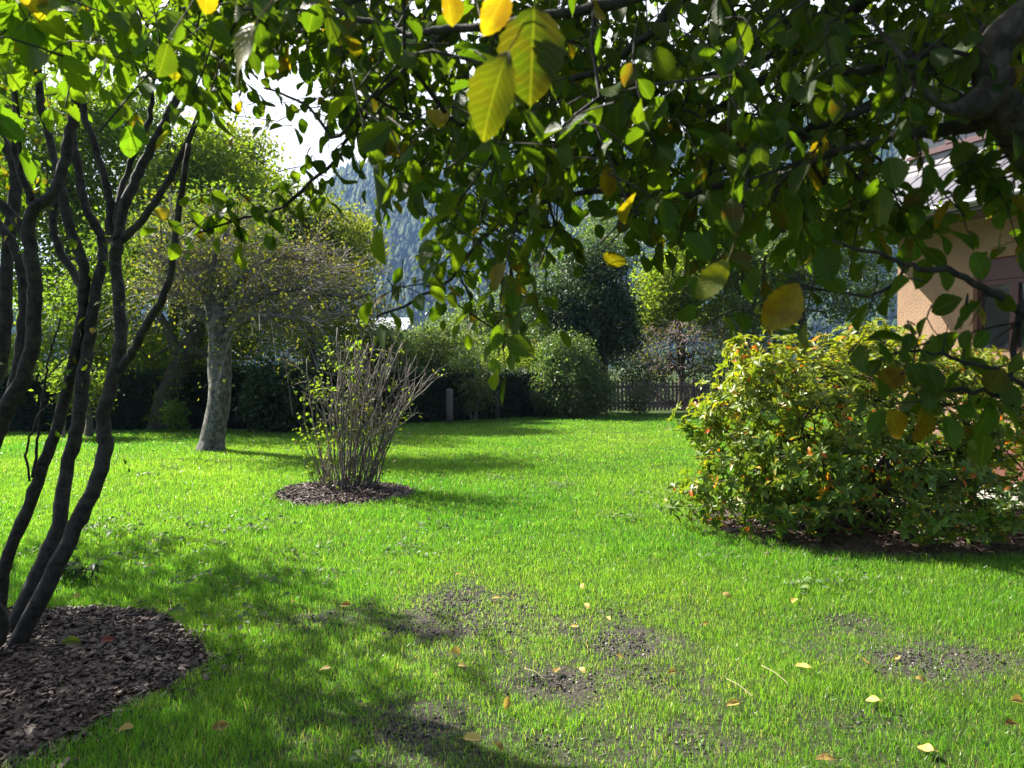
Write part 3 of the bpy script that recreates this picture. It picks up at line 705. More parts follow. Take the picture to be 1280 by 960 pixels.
# old apple tree with the lichen trunk
def apple():
    Y = 13.4; pts = [at(263, 566, Y), at(266, 545, Y), at(273, 505, Y), at(275, 460, Y), at(275, 430, Y), at(271, 402, Y), at(266, 378, Y)]; pts[0][2] = 0
    z = lambda y: at(0, y, Y)[2]
    t_ = thing('apple_tree', 'old apple tree with lichen-grey leaning trunk and tangle of bare twigs', 'tree', (pts[0][0], Y, float(gz(pts[0][0], Y))))
    tr = smooth_path(pts, 26); tr[0][2] -= .1; u = np.linspace(0, 1, 26)
    mb = MB(); mb.tube(tr, np.interp(u, [0, .06, .16, .8, 1], [.29, .235, .205, .185, .15]), 26, True, .16)
    limbs = [([(270, 412), (250, 392), (228, 372), (200, 362)], 0.), ([(268, 395), (262, 360), (268, 325), (285, 290)], .3), ([(272, 405), (300, 382), (335, 368), (385, 362), (430, 372)], -.3), ([(276, 430), (300, 405), (335, 395), (380, 400)], -.9), ([(268, 385), (300, 350), (340, 325), (380, 320)], .2), ([(266, 380), (240, 345), (222, 310), (215, 285)], .6), ([(272, 400), (310, 372), (350, 345), (405, 345)], .8)]
    tw = MB(); tips = []; td = []
    for L_, dy in limbs:
        P = smooth_path([at(x, y, Y+dy*k/(len(L_)-1)) for k, (x, y) in enumerate(L_)], 20); P[2:] += rng.normal(0, .018, (18, 3)); mb.tube(P, np.linspace(.085, .022, 20), 9, True, .2, knots=.2)
        for q in range(78):
            i = rng.integers(4, 20); d0 = unit(P[min(i+1, 19)]-P[i-1]); d = unit(d0*.9+rng.normal(0, .85, 3)*np.array([1, 1.1, .8])+np.array([.2, 0, .12])); L = rng.uniform(.4, 1.2)*rng.uniform(.7, 1.5)
            g = np.array([0, 0, -1.])*rng.uniform(.02, .30)*L; Q = smooth_path([P[i], P[i]+d*L*.4+[0, 0, .05*L], P[i]+d*L*.75+g*.4, P[i]+d*L+g], 9)
            tw.tube(Q, np.linspace(.0085, .0035, 9), 4, False)
            for z in range(rng.integers(3, 7)):
                j = rng.integers(2, 8); e = unit(unit(Q[j+1]-Q[j])+rng.normal(0, .55, 3)+[0, 0, .15]); l = rng.uniform(.12, .5); R_ = smooth_path([Q[j], Q[j]+e*l*.5+rng.normal(0, .02, 3), Q[j]+e*l], 4); tw.tube(R_, np.linspace(.0055, .003, 4), 3, False)
                if rng.random() < .42: tips.append(R_[-1]); td.append(e)
    mb.build('trunk', M['apple_bark'], t_); tw.build('branchwork', M['grey_twig'], t_)
    cb = MB(); crown_leaves(cb, np.array(tips), np.array(td), 8, .13, .062, FAR, (.45, .6, .06)); cb.build('crown', M['apple_leaf'], t_)
apple()
def leaning_tree():
    Y = 18.0; pts = [at(203, 540, Y), at(205, 515, Y), at(214, 485, Y), at(228, 450, Y), at(243, 415, Y), at(250, 385, Y), at(248, 350, Y), at(240, 320, Y)]; pts[0][2] = 0
    lobes = [(at(170, 330, 18.2), (1.6, 1.5, 1.3)), (at(260, 290, 18.5), (1.9, 1.6, 1.2)), (at(110, 380, 18.2), (1.2, 1.2, .8)), (at(310, 350, 18.4), (1.3, 1.2, .9)), (at(165, 440, 17.8), (.55, .6, .7)), (at(330, 420, 18.2), (1.0, 1., .5))]
    limbs = []
    def ivy(cb):
        n = 900; u = rng.random(n); P = np.stack([np.interp(u, np.linspace(0, 1, 8), [p[i] for p in pts]) for i in range(3)], -1); P += unit(rng.normal(0, 1, (n, 3)))*np.array([.42, .42, .2])*(.7+.5*rng.random((n, 1)))
        P[:, 2] = np.clip(P[:, 2], .3, 9)
        for L_ in ([(226, 455), (215, 425), (203, 400), (188, 372)], [(236, 440), (255, 442), (272, 436), (292, 415)], [(243, 415), (225, 385), (215, 350), (200, 320)]): limbs.append(smooth_path([at(x, y, Y-.1) for x, y in L_], 12))
        scatter_mix(cb, FAR, P, rng.normal(0, .6, (n, 3))+[0, 0, -.6], rng.normal(0, .6, (n, 3))+[0, -.6, .3], .07+.04*rng.random(n), .8, np.stack([.2*rng.random(n), .2+.6*rng.random(n), np.zeros(n)], -1))
    make_tree('old_tree', 'dark leaning tree with ivy on its trunk, left behind the apple tree', 'tree', pts, .30, .15, lobes, 520, 26, .085, M['lime_leaf'], M['old_bark'], .24, (.22, .5, .02), first=.55, nseg=18, sides=14, extra=ivy, limbs=limbs)
leaning_tree()

# shrubs and trees along the boundary and behind it
def bush(name, label, px, py, Y, lobes, n, per, leaf, mat, bark, spread=.16, tint=(.2, .45, .02), group=None, stems=5, tmpl=None, inner=.45, droop=.2, wid=.6, upn=.6, r_tip=.004, cat='shrub', base_w=.25):
    c = ground(px, py) if Y is None else at(px, py, Y); x, y = c[0], c[1]; z0 = float(gz(x, y))
    t_ = thing(name, label, cat, (x, y, z0), group)
    att, _ = lobes_points([((x+l[0][0], y+l[0][1], z0+l[0][2]), l[1]) for l in lobes], n, inner, .45)
    att[:, 2] = np.maximum(att[:, 2], z0+.06)
    mb = MB(); cb = MB(); ang = rng.random(stems)*6.28; bases = np.stack([x+base_w*np.cos(ang), y+base_w*np.sin(ang), np.full(stems, z0-.05)], -1)
    own = np.argmin(np.linalg.norm((att[:, None, :2]-np.array([x, y]))/1.0-3*(bases[None, :, :2]-np.array([x, y])), axis=-1), 1)
    for k in range(stems):
        a = att[own == k]
        if len(a) < 2: continue
        m = a.mean(0); tr = smooth_path([bases[k], bases[k]*.5+m*.5+[0, 0, -.1], m], 7)
        chains, tp, td, *_ = grow(tr, a, .22, 2, .1, .05, r_tip, .45, np.linspace(r_tip*len(a)**.5*1.3, r_tip*2, 7))
        for P, rr in chains: mb.tube(P, rr, 6 if rr.max() > .02 else 4, False)
        crown_leaves(cb, tp, td, per, spread*.92, leaf*1.15, tmpl or FAR, tint, droop, wid, upn=upn)
    mb.build('branchwork', bark, t_); cb.build('foliage', mat, t_)
    return t_
B = M['brown_branch']
bush('laurel_shrub', 'dark glossy laurel bush against the hedge right of the apple trunk', 348, 536, 17.6, [((0, 0, .85), (.85, .6, .85)), ((.4, .1, .6), (.6, .5, .6))], 260, 22, .10, M['dark_leaf'], B, .15, (.15, .6, .0))
bush('young_shrub', 'small bright green plant at the foot of the ivy-clad trunk', 219, 538, 17.3, [((0, 0, .38), (.22, .2, .38))], 30, 16, .09, M['lime_leaf'], B, .08, (.1, .7, .0), cat='plant', base_w=.05)
bush('bare_shrub', 'pale-stemmed small shrub under the hedge behind the forked stems', 92, 540, 15.9, [((0, 0, 1.25), (.7, .5, .4)), ((.3, 0, .9), (.5, .4, .3))], 110, 14, .08, M['lime_leaf'], M['cane'], .13, (.3, .6, .0), r_tip=.007)
bush('young_tree', 'pale young tree in front of the hedge between the two grey posts', 592, 521, 21.6, [((0, 0, 1.45), (.75, .6, .75)), ((.1, 0, .8), (.45, .4, .45)), ((-.2, 0, .5), (.4, .3, .35))], 170, 18, .075, M['grey_leaf'], M['cane'], .14, (.35, .5, .01), stems=2, base_w=.04, cat='tree')
bush('broad_shrub', 'large rounded grey-green shrub at the back, in front of the dark holly', 712, 519, 23.0, [((0, 0, 1.05), (1.25, .9, 1.05)), ((-.1, .2, 1.9), (.85, .7, .7)), ((.75, 0, .7), (.7, .6, .7)), ((-.7, .1, .7), (.6, .6, .65))], 620, 26, .085, M['grey_leaf'], B, .15, (.3, .55, .01), stems=8)
bush('small_shrub', 'sparse little bush in front of the picket fence', 800, 517, 24.0, [((0, 0, .5), (.45, .35, .45))], 60, 14, .07, M['grey_leaf'], B, .1, (.2, .4, .05))
bush('back_shrub', 'loose grey-green shrub over the hedge, right behind the pruned shrub', 520, 500, 23.5, [((-.3, 0, 1.45), (1.0, .8, .7)), ((.9, .4, 2.0), (1.1, .8, .8)), ((-1.5, .3, 1.4), (.9, .7, .8))], 460, 26, .09, M['grey_leaf'], B, .2, (.5, .55, .02), stems=7)
bush('bright_shrub', 'yellow-green bush rising above the hedge beside the broad shrub', 655, 505, 25.5, [((-.3, 0, 1.6), (1.2, .8, .75)), ((.6, 0, 1.5), (.8, .6, .6))], 240, 26, .09, M['lime_leaf'], B, .2, (.5, .6, .02), stems=5)
bush('hedge_top_shrub', 'leafy green bush above the hedge at the far left', 60, 500, 19.5, [((0, 0, 1.9), (1.7, .9, .75)), ((2.6, 0, 1.8), (1.6, .9, .6))], 330, 26, .09, M['lime_leaf'], B, .2, (.35, .6, .02), stems=6)
for px, Y, lob, n, mt, tn, lab in (
        (430, 24.0, [((0, 0, 2.1), (1.6, 1., 1.2)), ((1.4, .5, 1.8), (1.2, .9, 1.0))], 360, 'grey_leaf', (.35, .45, .02), 'grey-green thicket over the hedge, straight behind the pruned shrub'),
        (850, 29.5, [((0, 0, 1.1), (2.6, .9, 1.1)), ((2.6, 0, 1.3), (2.2, .9, 1.2)), ((-2.2, .2, 1.3), (1.8, .9, 1.1))], 430, 'dark_leaf', (.3, .5, .02), 'shady dark thicket right behind the picket fence'),
        (1010, 26.0, [((0, 0, 1.4), (2.6, .9, 1.3)), ((2.6, 0, 1.7), (2.2, .9, 1.3))], 330, 'grey_leaf', (.3, .45, .02), 'green thicket between the rhododendron and the green tree'),
        (560, 30.0, [((0, 0, 2.2), (2.4, 1., 1.2)), ((3.2, 0, 2.3), (2.2, 1., 1.2)), ((-3, 0, 2.0), (2.0, 1., 1.1))], 560, 'grey_leaf', (.5, .55, .02), 'pale sunlit thicket far over the hedge behind the young tree'),
        (250, 23.0, [((0, 0, 2.2), (1.9, 1.1, 1.3)), ((-2.4, .3, 2.0), (1.6, 1., 1.1))], 420, 'olive_leaf', (.3, .4, .02), 'olive thicket beyond the hedge between leaning tree and apple trunk')):
    bush('thicket', lab, px, 500, Y, lob, n, 26, .10, M[mt], B, .22, tn, 'thickets beyond the hedge', 6)

def T(name, label, px, Y, lobes, n, per, leaf, mat, bark='old_bark', tint=(.25, .45, .02), r=.16, spread=.3, group=None, h0=1.2, **kw):
    b = at(px, 480, Y); x = b[0]; top = max(l[0][1] for l in lobes)
    L = [((at(l[0][0], l[0][1], Y+l[0][2])), l[1]) for l in lobes]
    zt = max(l[0][2] for l in L)
    tr = [np.array([x, Y, 0]), np.array([x+.08, Y, zt*.35]), np.array([x-.05, Y+.05, zt*.7]), np.array([x, Y, zt])]
    return make_tree(name, label, 'tree', tr, r, r*.3, L, n, per, leaf, M[mat], M[bark], spread, tint, group, first=.3, **kw)
G = 'trees beyond the hedge'
T('olive_tree', 'broad olive-yellow tree beyond the hedge, behind the bare twigs of the apple tree', 385, 21.0, [((350, 330, 0), (2.2, 1.6, 1.5)), ((420, 310, .3), (1.25, 1.2, 1.1)), ((430, 380, 0), (1.1, 1.1, 1.0)), ((330, 410, .3), (1.6, 1.3, .9)), ((370, 270, .4), (1.3, 1.2, .7))], 760, 34, .085, 'olive_leaf', tint=(.35, .45, .03), group=G)
T('golden_tree', 'golden-leaved tree top at the edge of the blue hillside', 440, 27.0, [((430, 292, 0), (1.2, 1.0, .75)), ((455, 320, 0), (.75, .7, .6)), ((410, 340, 0), (1.2, 1.0, .8))], 260, 30, .10, 'olive_leaf', tint=(.9, .6, .05), group=G, r=.12)
T('airy_tree', 'tall airy pale green tree behind the forked stems at the left', 90, 24.0, [((110, 190, 0), (2.0, 1.6, 1.6)), ((150, 150, .5), (1.8, 1.4, 1.2)), ((0, 130, .3), (1.8, 1.4, 1.2)), ((40, 260, 0), (2.0, 1.6, 1.6)), ((160, 290, .4), (2.0, 1.6, 1.5)), ((220, 230, .6), (1.4, 1.4, 1.1)), ((-60, 200, 0), (2, 1.6, 2)), ((90, 370, 0), (2.4, 1.6, 1.3))], 1250, 40, .13, 'lime_leaf', tint=(.35, .75, .02), group=G, r=.2, spread=.36)
T('yellowing_tree', 'yellowing tree between the airy tree and the olive tree, beyond the hedge', 250, 26.0, [((260, 240, 0), (2.0, 1.5, 1.5)), ((300, 190, .3), (1.2, 1.2, .9)), ((220, 330, 0), (2.0, 1.5, 1.5)), ((310, 300, 0), (1.6, 1.4, 1.3))], 760, 38, .13, 'olive_leaf', tint=(.45, .7, .02), group=G, r=.17, spread=.36)
T('birch_like_tree', 'light yellow-green tree rising highest behind the apple tree', 215, 23.0, [((225, 250, 0), (1.6, 1.3, 1.3)), ((255, 190, .2), (1.3, 1.1, .9)), ((190, 310, 0), (1.6, 1.3, 1.1)), ((290, 290, .2), (1.3, 1.1, 1.0)), ((330, 235, .3), (1.0, .9, .7))], 620, 34, .11, 'lime_leaf', tint=(.4, .75, .02), group=G, r=.14, spread=.3)
T('holly_tree', 'tall dense dark evergreen tree behind the broad shrub', 752, 25.5, [((735, 370, 0), (1.5, 1.2, 1.2)), ((715, 420, -.3), (1.2, 1.1, 1.0)), ((770, 410, .1), (.9, 1., 1.2)), ((745, 330, .2), (1.15, 1.0, .7)), ((690, 390, .2), (.9, .9, .8))], 820, 36, .095, 'dark_leaf', 'old_bark', (.2, .6, .01), .16, .2, G)
T('lime_tree', 'yellow-green tree top above the purple twigs at the back right', 850, 28.0, [((845, 350, 0), (1.6, 1.3, 1.2)), ((900, 320, .3), (1.6, 1.3, 1.3)), ((815, 390, 0), (1.1, .9, 1.0)), ((960, 350, .5), (1.5, 1.3, 1.3)), ((905, 395, .8), (1.5, 1.0, 1.0))], 860, 32, .13, 'lime_leaf', tint=(.42, .6, .02), group=G, r=.13, spread=.3)
T('purple_twig_tree', 'small half-bare tree with purplish twigs behind the picket fence', 850, 26.4, [((845, 425, 0), (1.7, 1.1, .85)), ((905, 425, .2), (1.3, 1.0, .8)), ((795, 435, 0), (.9, .8, .6)), ((850, 460, -.3), (1.5, .8, .4))], 1700, 1, .06, 'apple_leaf', 'old_bark', (.6, .4, .3), .11, .16, None, r_tip=.0135, jit=.06, expo=.40, twig_m=M['purple_twig'], inner=.02)
T('green_tree', 'full green tree behind the rhododendron, left of the house', 1000, 27.0, [((990, 300, 0), (2.0, 1.6, 1.8)), ((1060, 350, 0), (1.8, 1.5, 1.6)), ((950, 400, 0), (1.5, 1.2, 1.2)), ((1080, 260, .4), (1.8, 1.6, 1.5))], 620, 30, .11, 'grey_leaf', tint=(.4, .5, .01), group=G, r=.2, spread=.34)
T('distant_tree', 'green tree far behind the broad shrub, reaching above the dark holly', 640, 34.0, [((640, 400, 0), (2.4, 1.6, 1.4)), ((575, 415, 0), (2.0, 1.6, 1.2)), ((690, 350, 0), (1.8, 1.5, 1.6)), ((760, 300, 1), (2.0, 1.6, 1.8))], 520, 26, .13, 'grey_leaf', tint=(.45, .5, .01), group=G, r=.2, spread=.4)

# ------------------------------------------------------------------ bark mulch beds
def mulch(i, label, count):
    cx, cy_, a, b = BEDS[i]
    m, t, out = nodes('bark_mulch_%s' % ('abc'[i]))
    at_ = nd(t, 'ShaderNodeAttribute', attribute_name='tint'); sp = nd(t, 'ShaderNodeSeparateColor'); t.links.new(at_.outputs['Color'], sp.inputs[0])
    c = ramp(t, sp.outputs[0], [(0, (.014, .008, .006)), (.5, (.055, .030, .023)), (.85, (.12, .072, .055)), (1, (.30, .22, .17))])
    c = mixc(t, .35, c, ramp(t, noise(t, 120, 4, .7, pos(t)), [(.3, (.02, .012, .01)), (.7, (.16, .10, .075))]))
    p = nd(t, 'ShaderNodeBsdfPrincipled', i={'Roughness': .6, 'Specular IOR Level': .4}); t.links.new(c, p.inputs['Base Color']); t.links.new(p.outputs[0], out.inputs[0])
    mb = MB(); th = np.linspace(0, 2*np.pi, 64, endpoint=False); V = []
    k = np.sqrt(1+.09*np.sin(3*th+i)+.05*np.sin(7*th+2*i))
    prof = [(1.0, -.03), (.94, .008), (.85, .03), (.5, .045), (.2, .05)]
    for f, z in prof:
        X = cx+a*f*k*np.cos(th); Y = cy_+b*f*k*np.sin(th); V.append(np.stack([X, Y, gz(X, Y)+z+.012*rng.random(64)], -1))
    V = np.concatenate(V); q = np.arange(64); q2 = (q+1) % 64
    Fs = [np.concatenate([np.stack([r*64+q, r*64+q2, (r+1)*64+q2, (r+1)*64+q], -1) for r in range(4)])]
    V = np.concatenate([V, [[cx, cy_, float(gz(cx, cy_))+.055]]]); Fs.append(np.stack([4*64+q, 4*64+q2, np.full(64, len(V)-1)], -1))
    mb.add(V, Fs, tint=(.12, .5, 0))
    n = count; u = np.sqrt(rng.random(n))*1.03; u = np.where(rng.random(n) < .09, 1+np.abs(rng.normal(0, .08, n)), u); th = rng.random(n)*2*np.pi; k = np.sqrt(1+.09*np.sin(3*th+i)+.05*np.sin(7*th+2*i))
    x = cx+a*u*k*np.cos(th); y = cy_+b*u*k*np.sin(th)
    z = gz(x, y)+np.interp(u, [.2, .5, .85, .97, 1.02], [.05, .045, .03, .015, .0])+.004+.022*rng.random(n)
    chip = np.array([(0, -.5, 0), (.25, -.42, .06), (.8, -.5, .02), (1, -.1, .1), (.85, .45, .0), (.3, .5, .07), (.05, .2, .0)])
    chip[:, 0] -= .5; low = chip.copy(); low[:, 2] -= .16
    tv = np.concatenate([chip, low]); top = np.array([[0, 1, 2, 3, 4, 5, 6]]); sd = np.array([[j, j+7, (j+1) % 7+7, (j+1) % 7] for j in range(7)])
    tm = (tv, [top, sd], np.zeros((14, 2)))
    A = np.stack([rng.normal(0, 1, n), rng.normal(0, 1, n), .3*rng.normal(0, 1, n)], -1); Nn = np.array([0, 0, 1.])+.45*rng.normal(0, 1, (n, 3))
    mb.scatter(tm, np.stack([x, y, z], -1), A, Nn, .012+.050*rng.random(n)**2.2, .14+.5*rng.random(n), np.stack([np.clip(rng.normal(.5, .22, n), 0, 1), rng.random(n), rng.random(n)], -1))
    tag(mb.build('bark_mulch', m, smooth=False, uv=False), label, 'mulch', kind='stuff')
mulch(0, 'dark bark mulch round the foot of the many-stemmed tree', 15000)
mulch(1, 'round bed of reddish bark mulch under the pruned shrub', 3600)
mulch(2, 'dark bark mulch bed beneath the rhododendron', 7000)

# ------------------------------------------------------------------ pruned shrub in the middle of the lawn
def pruned_shrub():
    c = np.array([-2.03, 9.1, .03]); t_ = thing('pruned_shrub', 'half-bare pruned shrub with many upright canes in a round mulch bed', 'shrub', c)
    tw = MB(); lv = MB(); tips = []; td = []
    spec = []
    for k in range(17): spec.append((rng.uniform(-14, 8), rng.uniform(1.2, 2.05)))
    for k in range(34): spec.append((rng.uniform(0, 29), rng.uniform(.85, 1.95)))
    for k, (ang, L0) in enumerate(spec):
        an = R(ang); b = c+np.array([.010*ang+rng.normal(0, .07), .20*rng.normal(0, .6), -.02]); L0 = L0*(1-.006*max(0, ang-12))
        dy = rng.normal(0, .16); e = b+np.array([math.sin(an)*L0, dy*L0, math.cos(an)*L0])
        bow = rng.normal(0, .05)-.0025*ang; side = np.array([math.cos(an), 0, -math.sin(an)])
        P = smooth_path([b, b*.7+e*.3+side*bow*L0*.8, b*.35+e*.65+side*bow*L0, e], 14); P[1:-1] += rng.normal(0, .007, (12, 3))
        r0 = rng.uniform(.006, .014); mb = MB(); mb.tube(P, np.linspace(r0, r0*.6, 14), 7, True, .1, knots=.35); mb.build('cane', M['cane'], t_)
        d0 = unit(e-b)
        for q in range(rng.integers(5, 11)):
            i = rng.integers(5, 13); d = unit(d0+rng.normal(0, .55, 3)+np.array([0, 0, .1])); L = rng.uniform(.10, .60)
            Q = smooth_path([P[i], P[i]+d*L*.5+rng.normal(0, .025, 3), P[i]+d*L+rng.normal(0, .02, 3)], 5); tw.tube(Q, np.linspace(.0042, .0018, 5), 4, False)
            if rng.random() < .22*(1.6 if ang < 8 else .7): tips.append(Q[-1]); td.append(d)
    for k in range(70):   # low side shoots near the foot
        a = rng.random()*6.28; b = c+np.array([.25*math.cos(a), .2*math.sin(a), 0]); h = rng.uniform(.2, .75); e = b+np.array([.3*math.cos(a)*rng.random(), .25*math.sin(a)*rng.random(), h])
        Q = smooth_path([b, b*.5+e*.5+rng.normal(0, .04, 3), e], 6); tw.tube(Q, np.linspace(.006, .002, 6), 4, False)
        if rng.random() < .5: tips.append(Q[-1]); td.append(np.array([0, 0, 1.]))
    for (px, py) in ((392, 585), (385, 560), (380, 500), (376, 530), (383, 480), (395, 470), (405, 455), (400, 530)):
        e = at(px, py, 9.0+rng.normal(0, .1)); b = c+np.array([-.25, .1*rng.normal(), 0]); Q = smooth_path([b, b*.4+e*.6+[-.1, 0, -.05], e], 8); tw.tube(Q, np.linspace(.006, .003, 8), 5, False); tips += [Q[-1], Q[-2], Q[-3]]; td += [unit(Q[-1]-Q[-2])]*3
    tips = np.array(tips); td = np.array(td)
    tw.build('shoot', M['cane'], t_)
    crown_leaves(lv, tips, td, 5, .045, .055, MID, (.35, .6, .12), .3, .55); lv.build('foliage', M['lime_leaf'], t_)
pruned_shrub()

# ------------------------------------------------------------------ rhododendron at the right
def rhododendron():
    c = np.array([3.5, 7.35, 0]); t_ = thing('rhododendron', 'big rounded rhododendron with yellow-green leaves and some orange ones', 'shrub', (*c[:2], .05))
    lobes = [((2.85, 7.2, 1.02), (1.1, .95, .84)), ((3.75, 7.45, 1.0), (1.15, .95, .90)), ((2.46, 7.15, .78), (.60, .75, .60)), ((4.7, 7.6, .85), (1.0, .9, .8)), ((3.3, 6.75, .55), (1.2, .65, .5)), ((4.45, 6.8, .45), (.95, .7, .42)), ((2.24, 7.05, .42), (.50, .55, .36)), ((2.5, 6.75, .30), (.5, .45, .26)), ((5.05, 7.5, .7), (.75, .8, .62)), ((3.6, 6.6, .32), (1.6, .6, .28))]
    for k in range(75):      # uneven outline: small lobes sticking out of the big ones
        l = lobes[rng.integers(0, 7)]; d = unit(rng.normal(0, 1, 3)+np.array([-.2, -.5, .5])); p = np.array(l[0])+d*np.array(l[1])*.97; r = rng.uniform(.12, .30)
        if p[2] > .25: lobes.append((tuple(p), (r, r, r*.9)))
    C = np.array([l[0] for l in lobes]); Rr = np.array([l[1] for l in lobes])
    P, _ = lobes_points(lobes, 9000, .60, .8)
    q = np.sqrt((((P[:, None]-C)/Rr)**2).sum(-1)); P = P[(q.min(1) > .58) & (P[:, 2] > .10)]
    P += .06*rng.normal(0, 1, P.shape)
    hole = N1.fbm(P[:, 0]*2.3+P[:, 2]*1.1, P[:, 2]*2.3+P[:, 1]*1.7, 3); P = P[hole > .35][:3400]
    q = np.argmin(np.sqrt((((P[:, None]-C)/Rr)**2).sum(-1)), 1); out = unit((P-C[q])/Rr[q]**2)
    mb = MB(); bases = []
    ax = unit(out+np.array([0, 0, .55])+rng.normal(0, .3, P.shape))
    n = len(P); k = 8
    A0 = np.repeat(ax, k, 0); P0 = np.repeat(P, k, 0)
    u = unit(np.cross(A0, rng.normal(0, 1, A0.shape)*0+np.array([.3, .5, .81]))); v = np.cross(A0, u)
    ph = np.tile(np.arange(k)*2*np.pi/k, n)+np.repeat(rng.random(n)*6.28, k)+rng.normal(0, .25, n*k)
    rad = np.cos(ph)[:, None]*u+np.sin(ph)[:, None]*v
    el = rng.uniform(-.15, .85, n*k)[:, None]
    A = unit(rad+A0*el+np.array([0, 0, -.12])); Nn = A0-rad*el*.5+.2*rng.normal(0, 1, A.shape)
    young = np.repeat(rng.random(n), k); old = (rng.random(n*k) < .14) & (el[:, 0] < .45)
    clump = np.repeat(rng.random(n) < .03, k) & (rng.random(n*k) < .6); old |= clump
    T_ = np.stack([np.where(old, .55+.45*rng.random(n*k), .11*young+.18*rng.random(n*k)**2+.20*np.clip(P0[:, 2]-.7, 0, 1)), np.clip(.3+.5*rng.random(n*k), 0, 1), np.where(old, (rng.random(n*k) < .5)*1.0, 0)], -1)  # higher leaves tinted yellower, painting in the sunlit top
    scatter_mix(mb, MID, P0, A, Nn, .050+.055*rng.random(n*k), .36+.08*rng.random(n*k), T_)
    br = MB()
    for k in range(6):
        a = rng.random()*6.28; b = np.array([3.45+.35*math.cos(a), 7.3+.25*math.sin(a), 0]); sel = P[k::6]
        m = sel[rng.integers(0, len(sel), 10)].mean(0)*.6+np.array([c[0]+1.1*math.cos(a), c[1]+.7*math.sin(a), .6])*.4
        tr = smooth_path([b, b*.5+m*.5+rng.normal(0, .08, 3), m], 8)
        near = np.argmin(np.linalg.norm(P[:, None, :2]-np.array([[3.45+1.1*math.cos(x), 7.3+.7*math.sin(x)] for x in (a,)])[None], axis=-1), 1)
        chains, *_ = grow(tr, sel[:330], .2, 2, .12, -.05, .0035, .42, np.linspace(.035, .02, 8))
        for Q, rr in chains: br.tube(Q, rr, 7 if rr.max() > .015 else 4, False)
    br.build('branchwork', M['brown_branch'], t_); mb.build('foliage', M['rhodo'], t_)
rhododendron()

# ------------------------------------------------------------------ many-stemmed tree at the left
def near_leaves(mb, twigs, L=(.06, .095), yellow=.05, gap=.045, droop=.55, lit=.5, tmpl=None):  # lit sets leaf lightness
    """alternate leaves along each twig polyline; templates with veins"""
    P, A, Nn = [], [], []; stalks = MB() if False else None
    for Q in twigs:
        Ls = np.linalg.norm(np.diff(Q, axis=0), axis=1).sum(); m = max(2, int(Ls/gap)); u = np.linspace(.25, 1, m)*(len(Q)-1)
        d0 = unit(Q[-1]-Q[0])
        for k, s in enumerate(u):
            i = min(int(s), len(Q)-2); p = Q[i]*(1-s+i)+Q[i+1]*(s-i); d = unit(Q[i+1]-Q[i])
            sd = unit(np.cross(d, [0, 0, 1.])+1e-4)*(1 if k % 2 else -1)
            a = unit(.55*d+.75*sd*(k < m-1)+np.array([0, 0, -droop*rng.uniform(.3, 1.5)])+rng.normal(0, .28, 3))
            P.append(p+a*.008); A.append(a); Nn.append(np.array([0, 0, .75])+.55*rng.normal(0, 1, 3)+np.array([0, -.35, 0]))
    P, A, Nn = map(np.array, (P, A, Nn)); n = len(P)
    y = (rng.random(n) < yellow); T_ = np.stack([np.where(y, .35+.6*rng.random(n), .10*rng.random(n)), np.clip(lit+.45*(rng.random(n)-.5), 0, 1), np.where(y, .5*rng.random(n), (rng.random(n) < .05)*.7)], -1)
    scatter_mix(mb, tmpl or NEAR, P, A, Nn, rng.uniform(*L, n)*np.where(rng.random(n) < .2, .72, 1), .50+.22*rng.random(n), T_)
    return n

def make_twigs(ends, nodesP, first_dir=None, length=(.16, .34)):
    """short leafy twigs ending near the given points, hanging outward from the nearest branch node"""
    out = []
    for e in ends:
        k = np.argmin(np.linalg.norm(nodesP-e, axis=1)); d = unit(e-nodesP[k]+rng.normal(0, .05, 3)+np.array([0, 0, -.02])); L = rng.uniform(*length)
        b = e-d*L*.5; t = e+d*L*.5+np.array([0, 0, -.03]); m = e+rng.normal(0, .015, 3)+np.array([0, 0, .015]); out.append(smooth_path([b, m, t], 6))
    return out

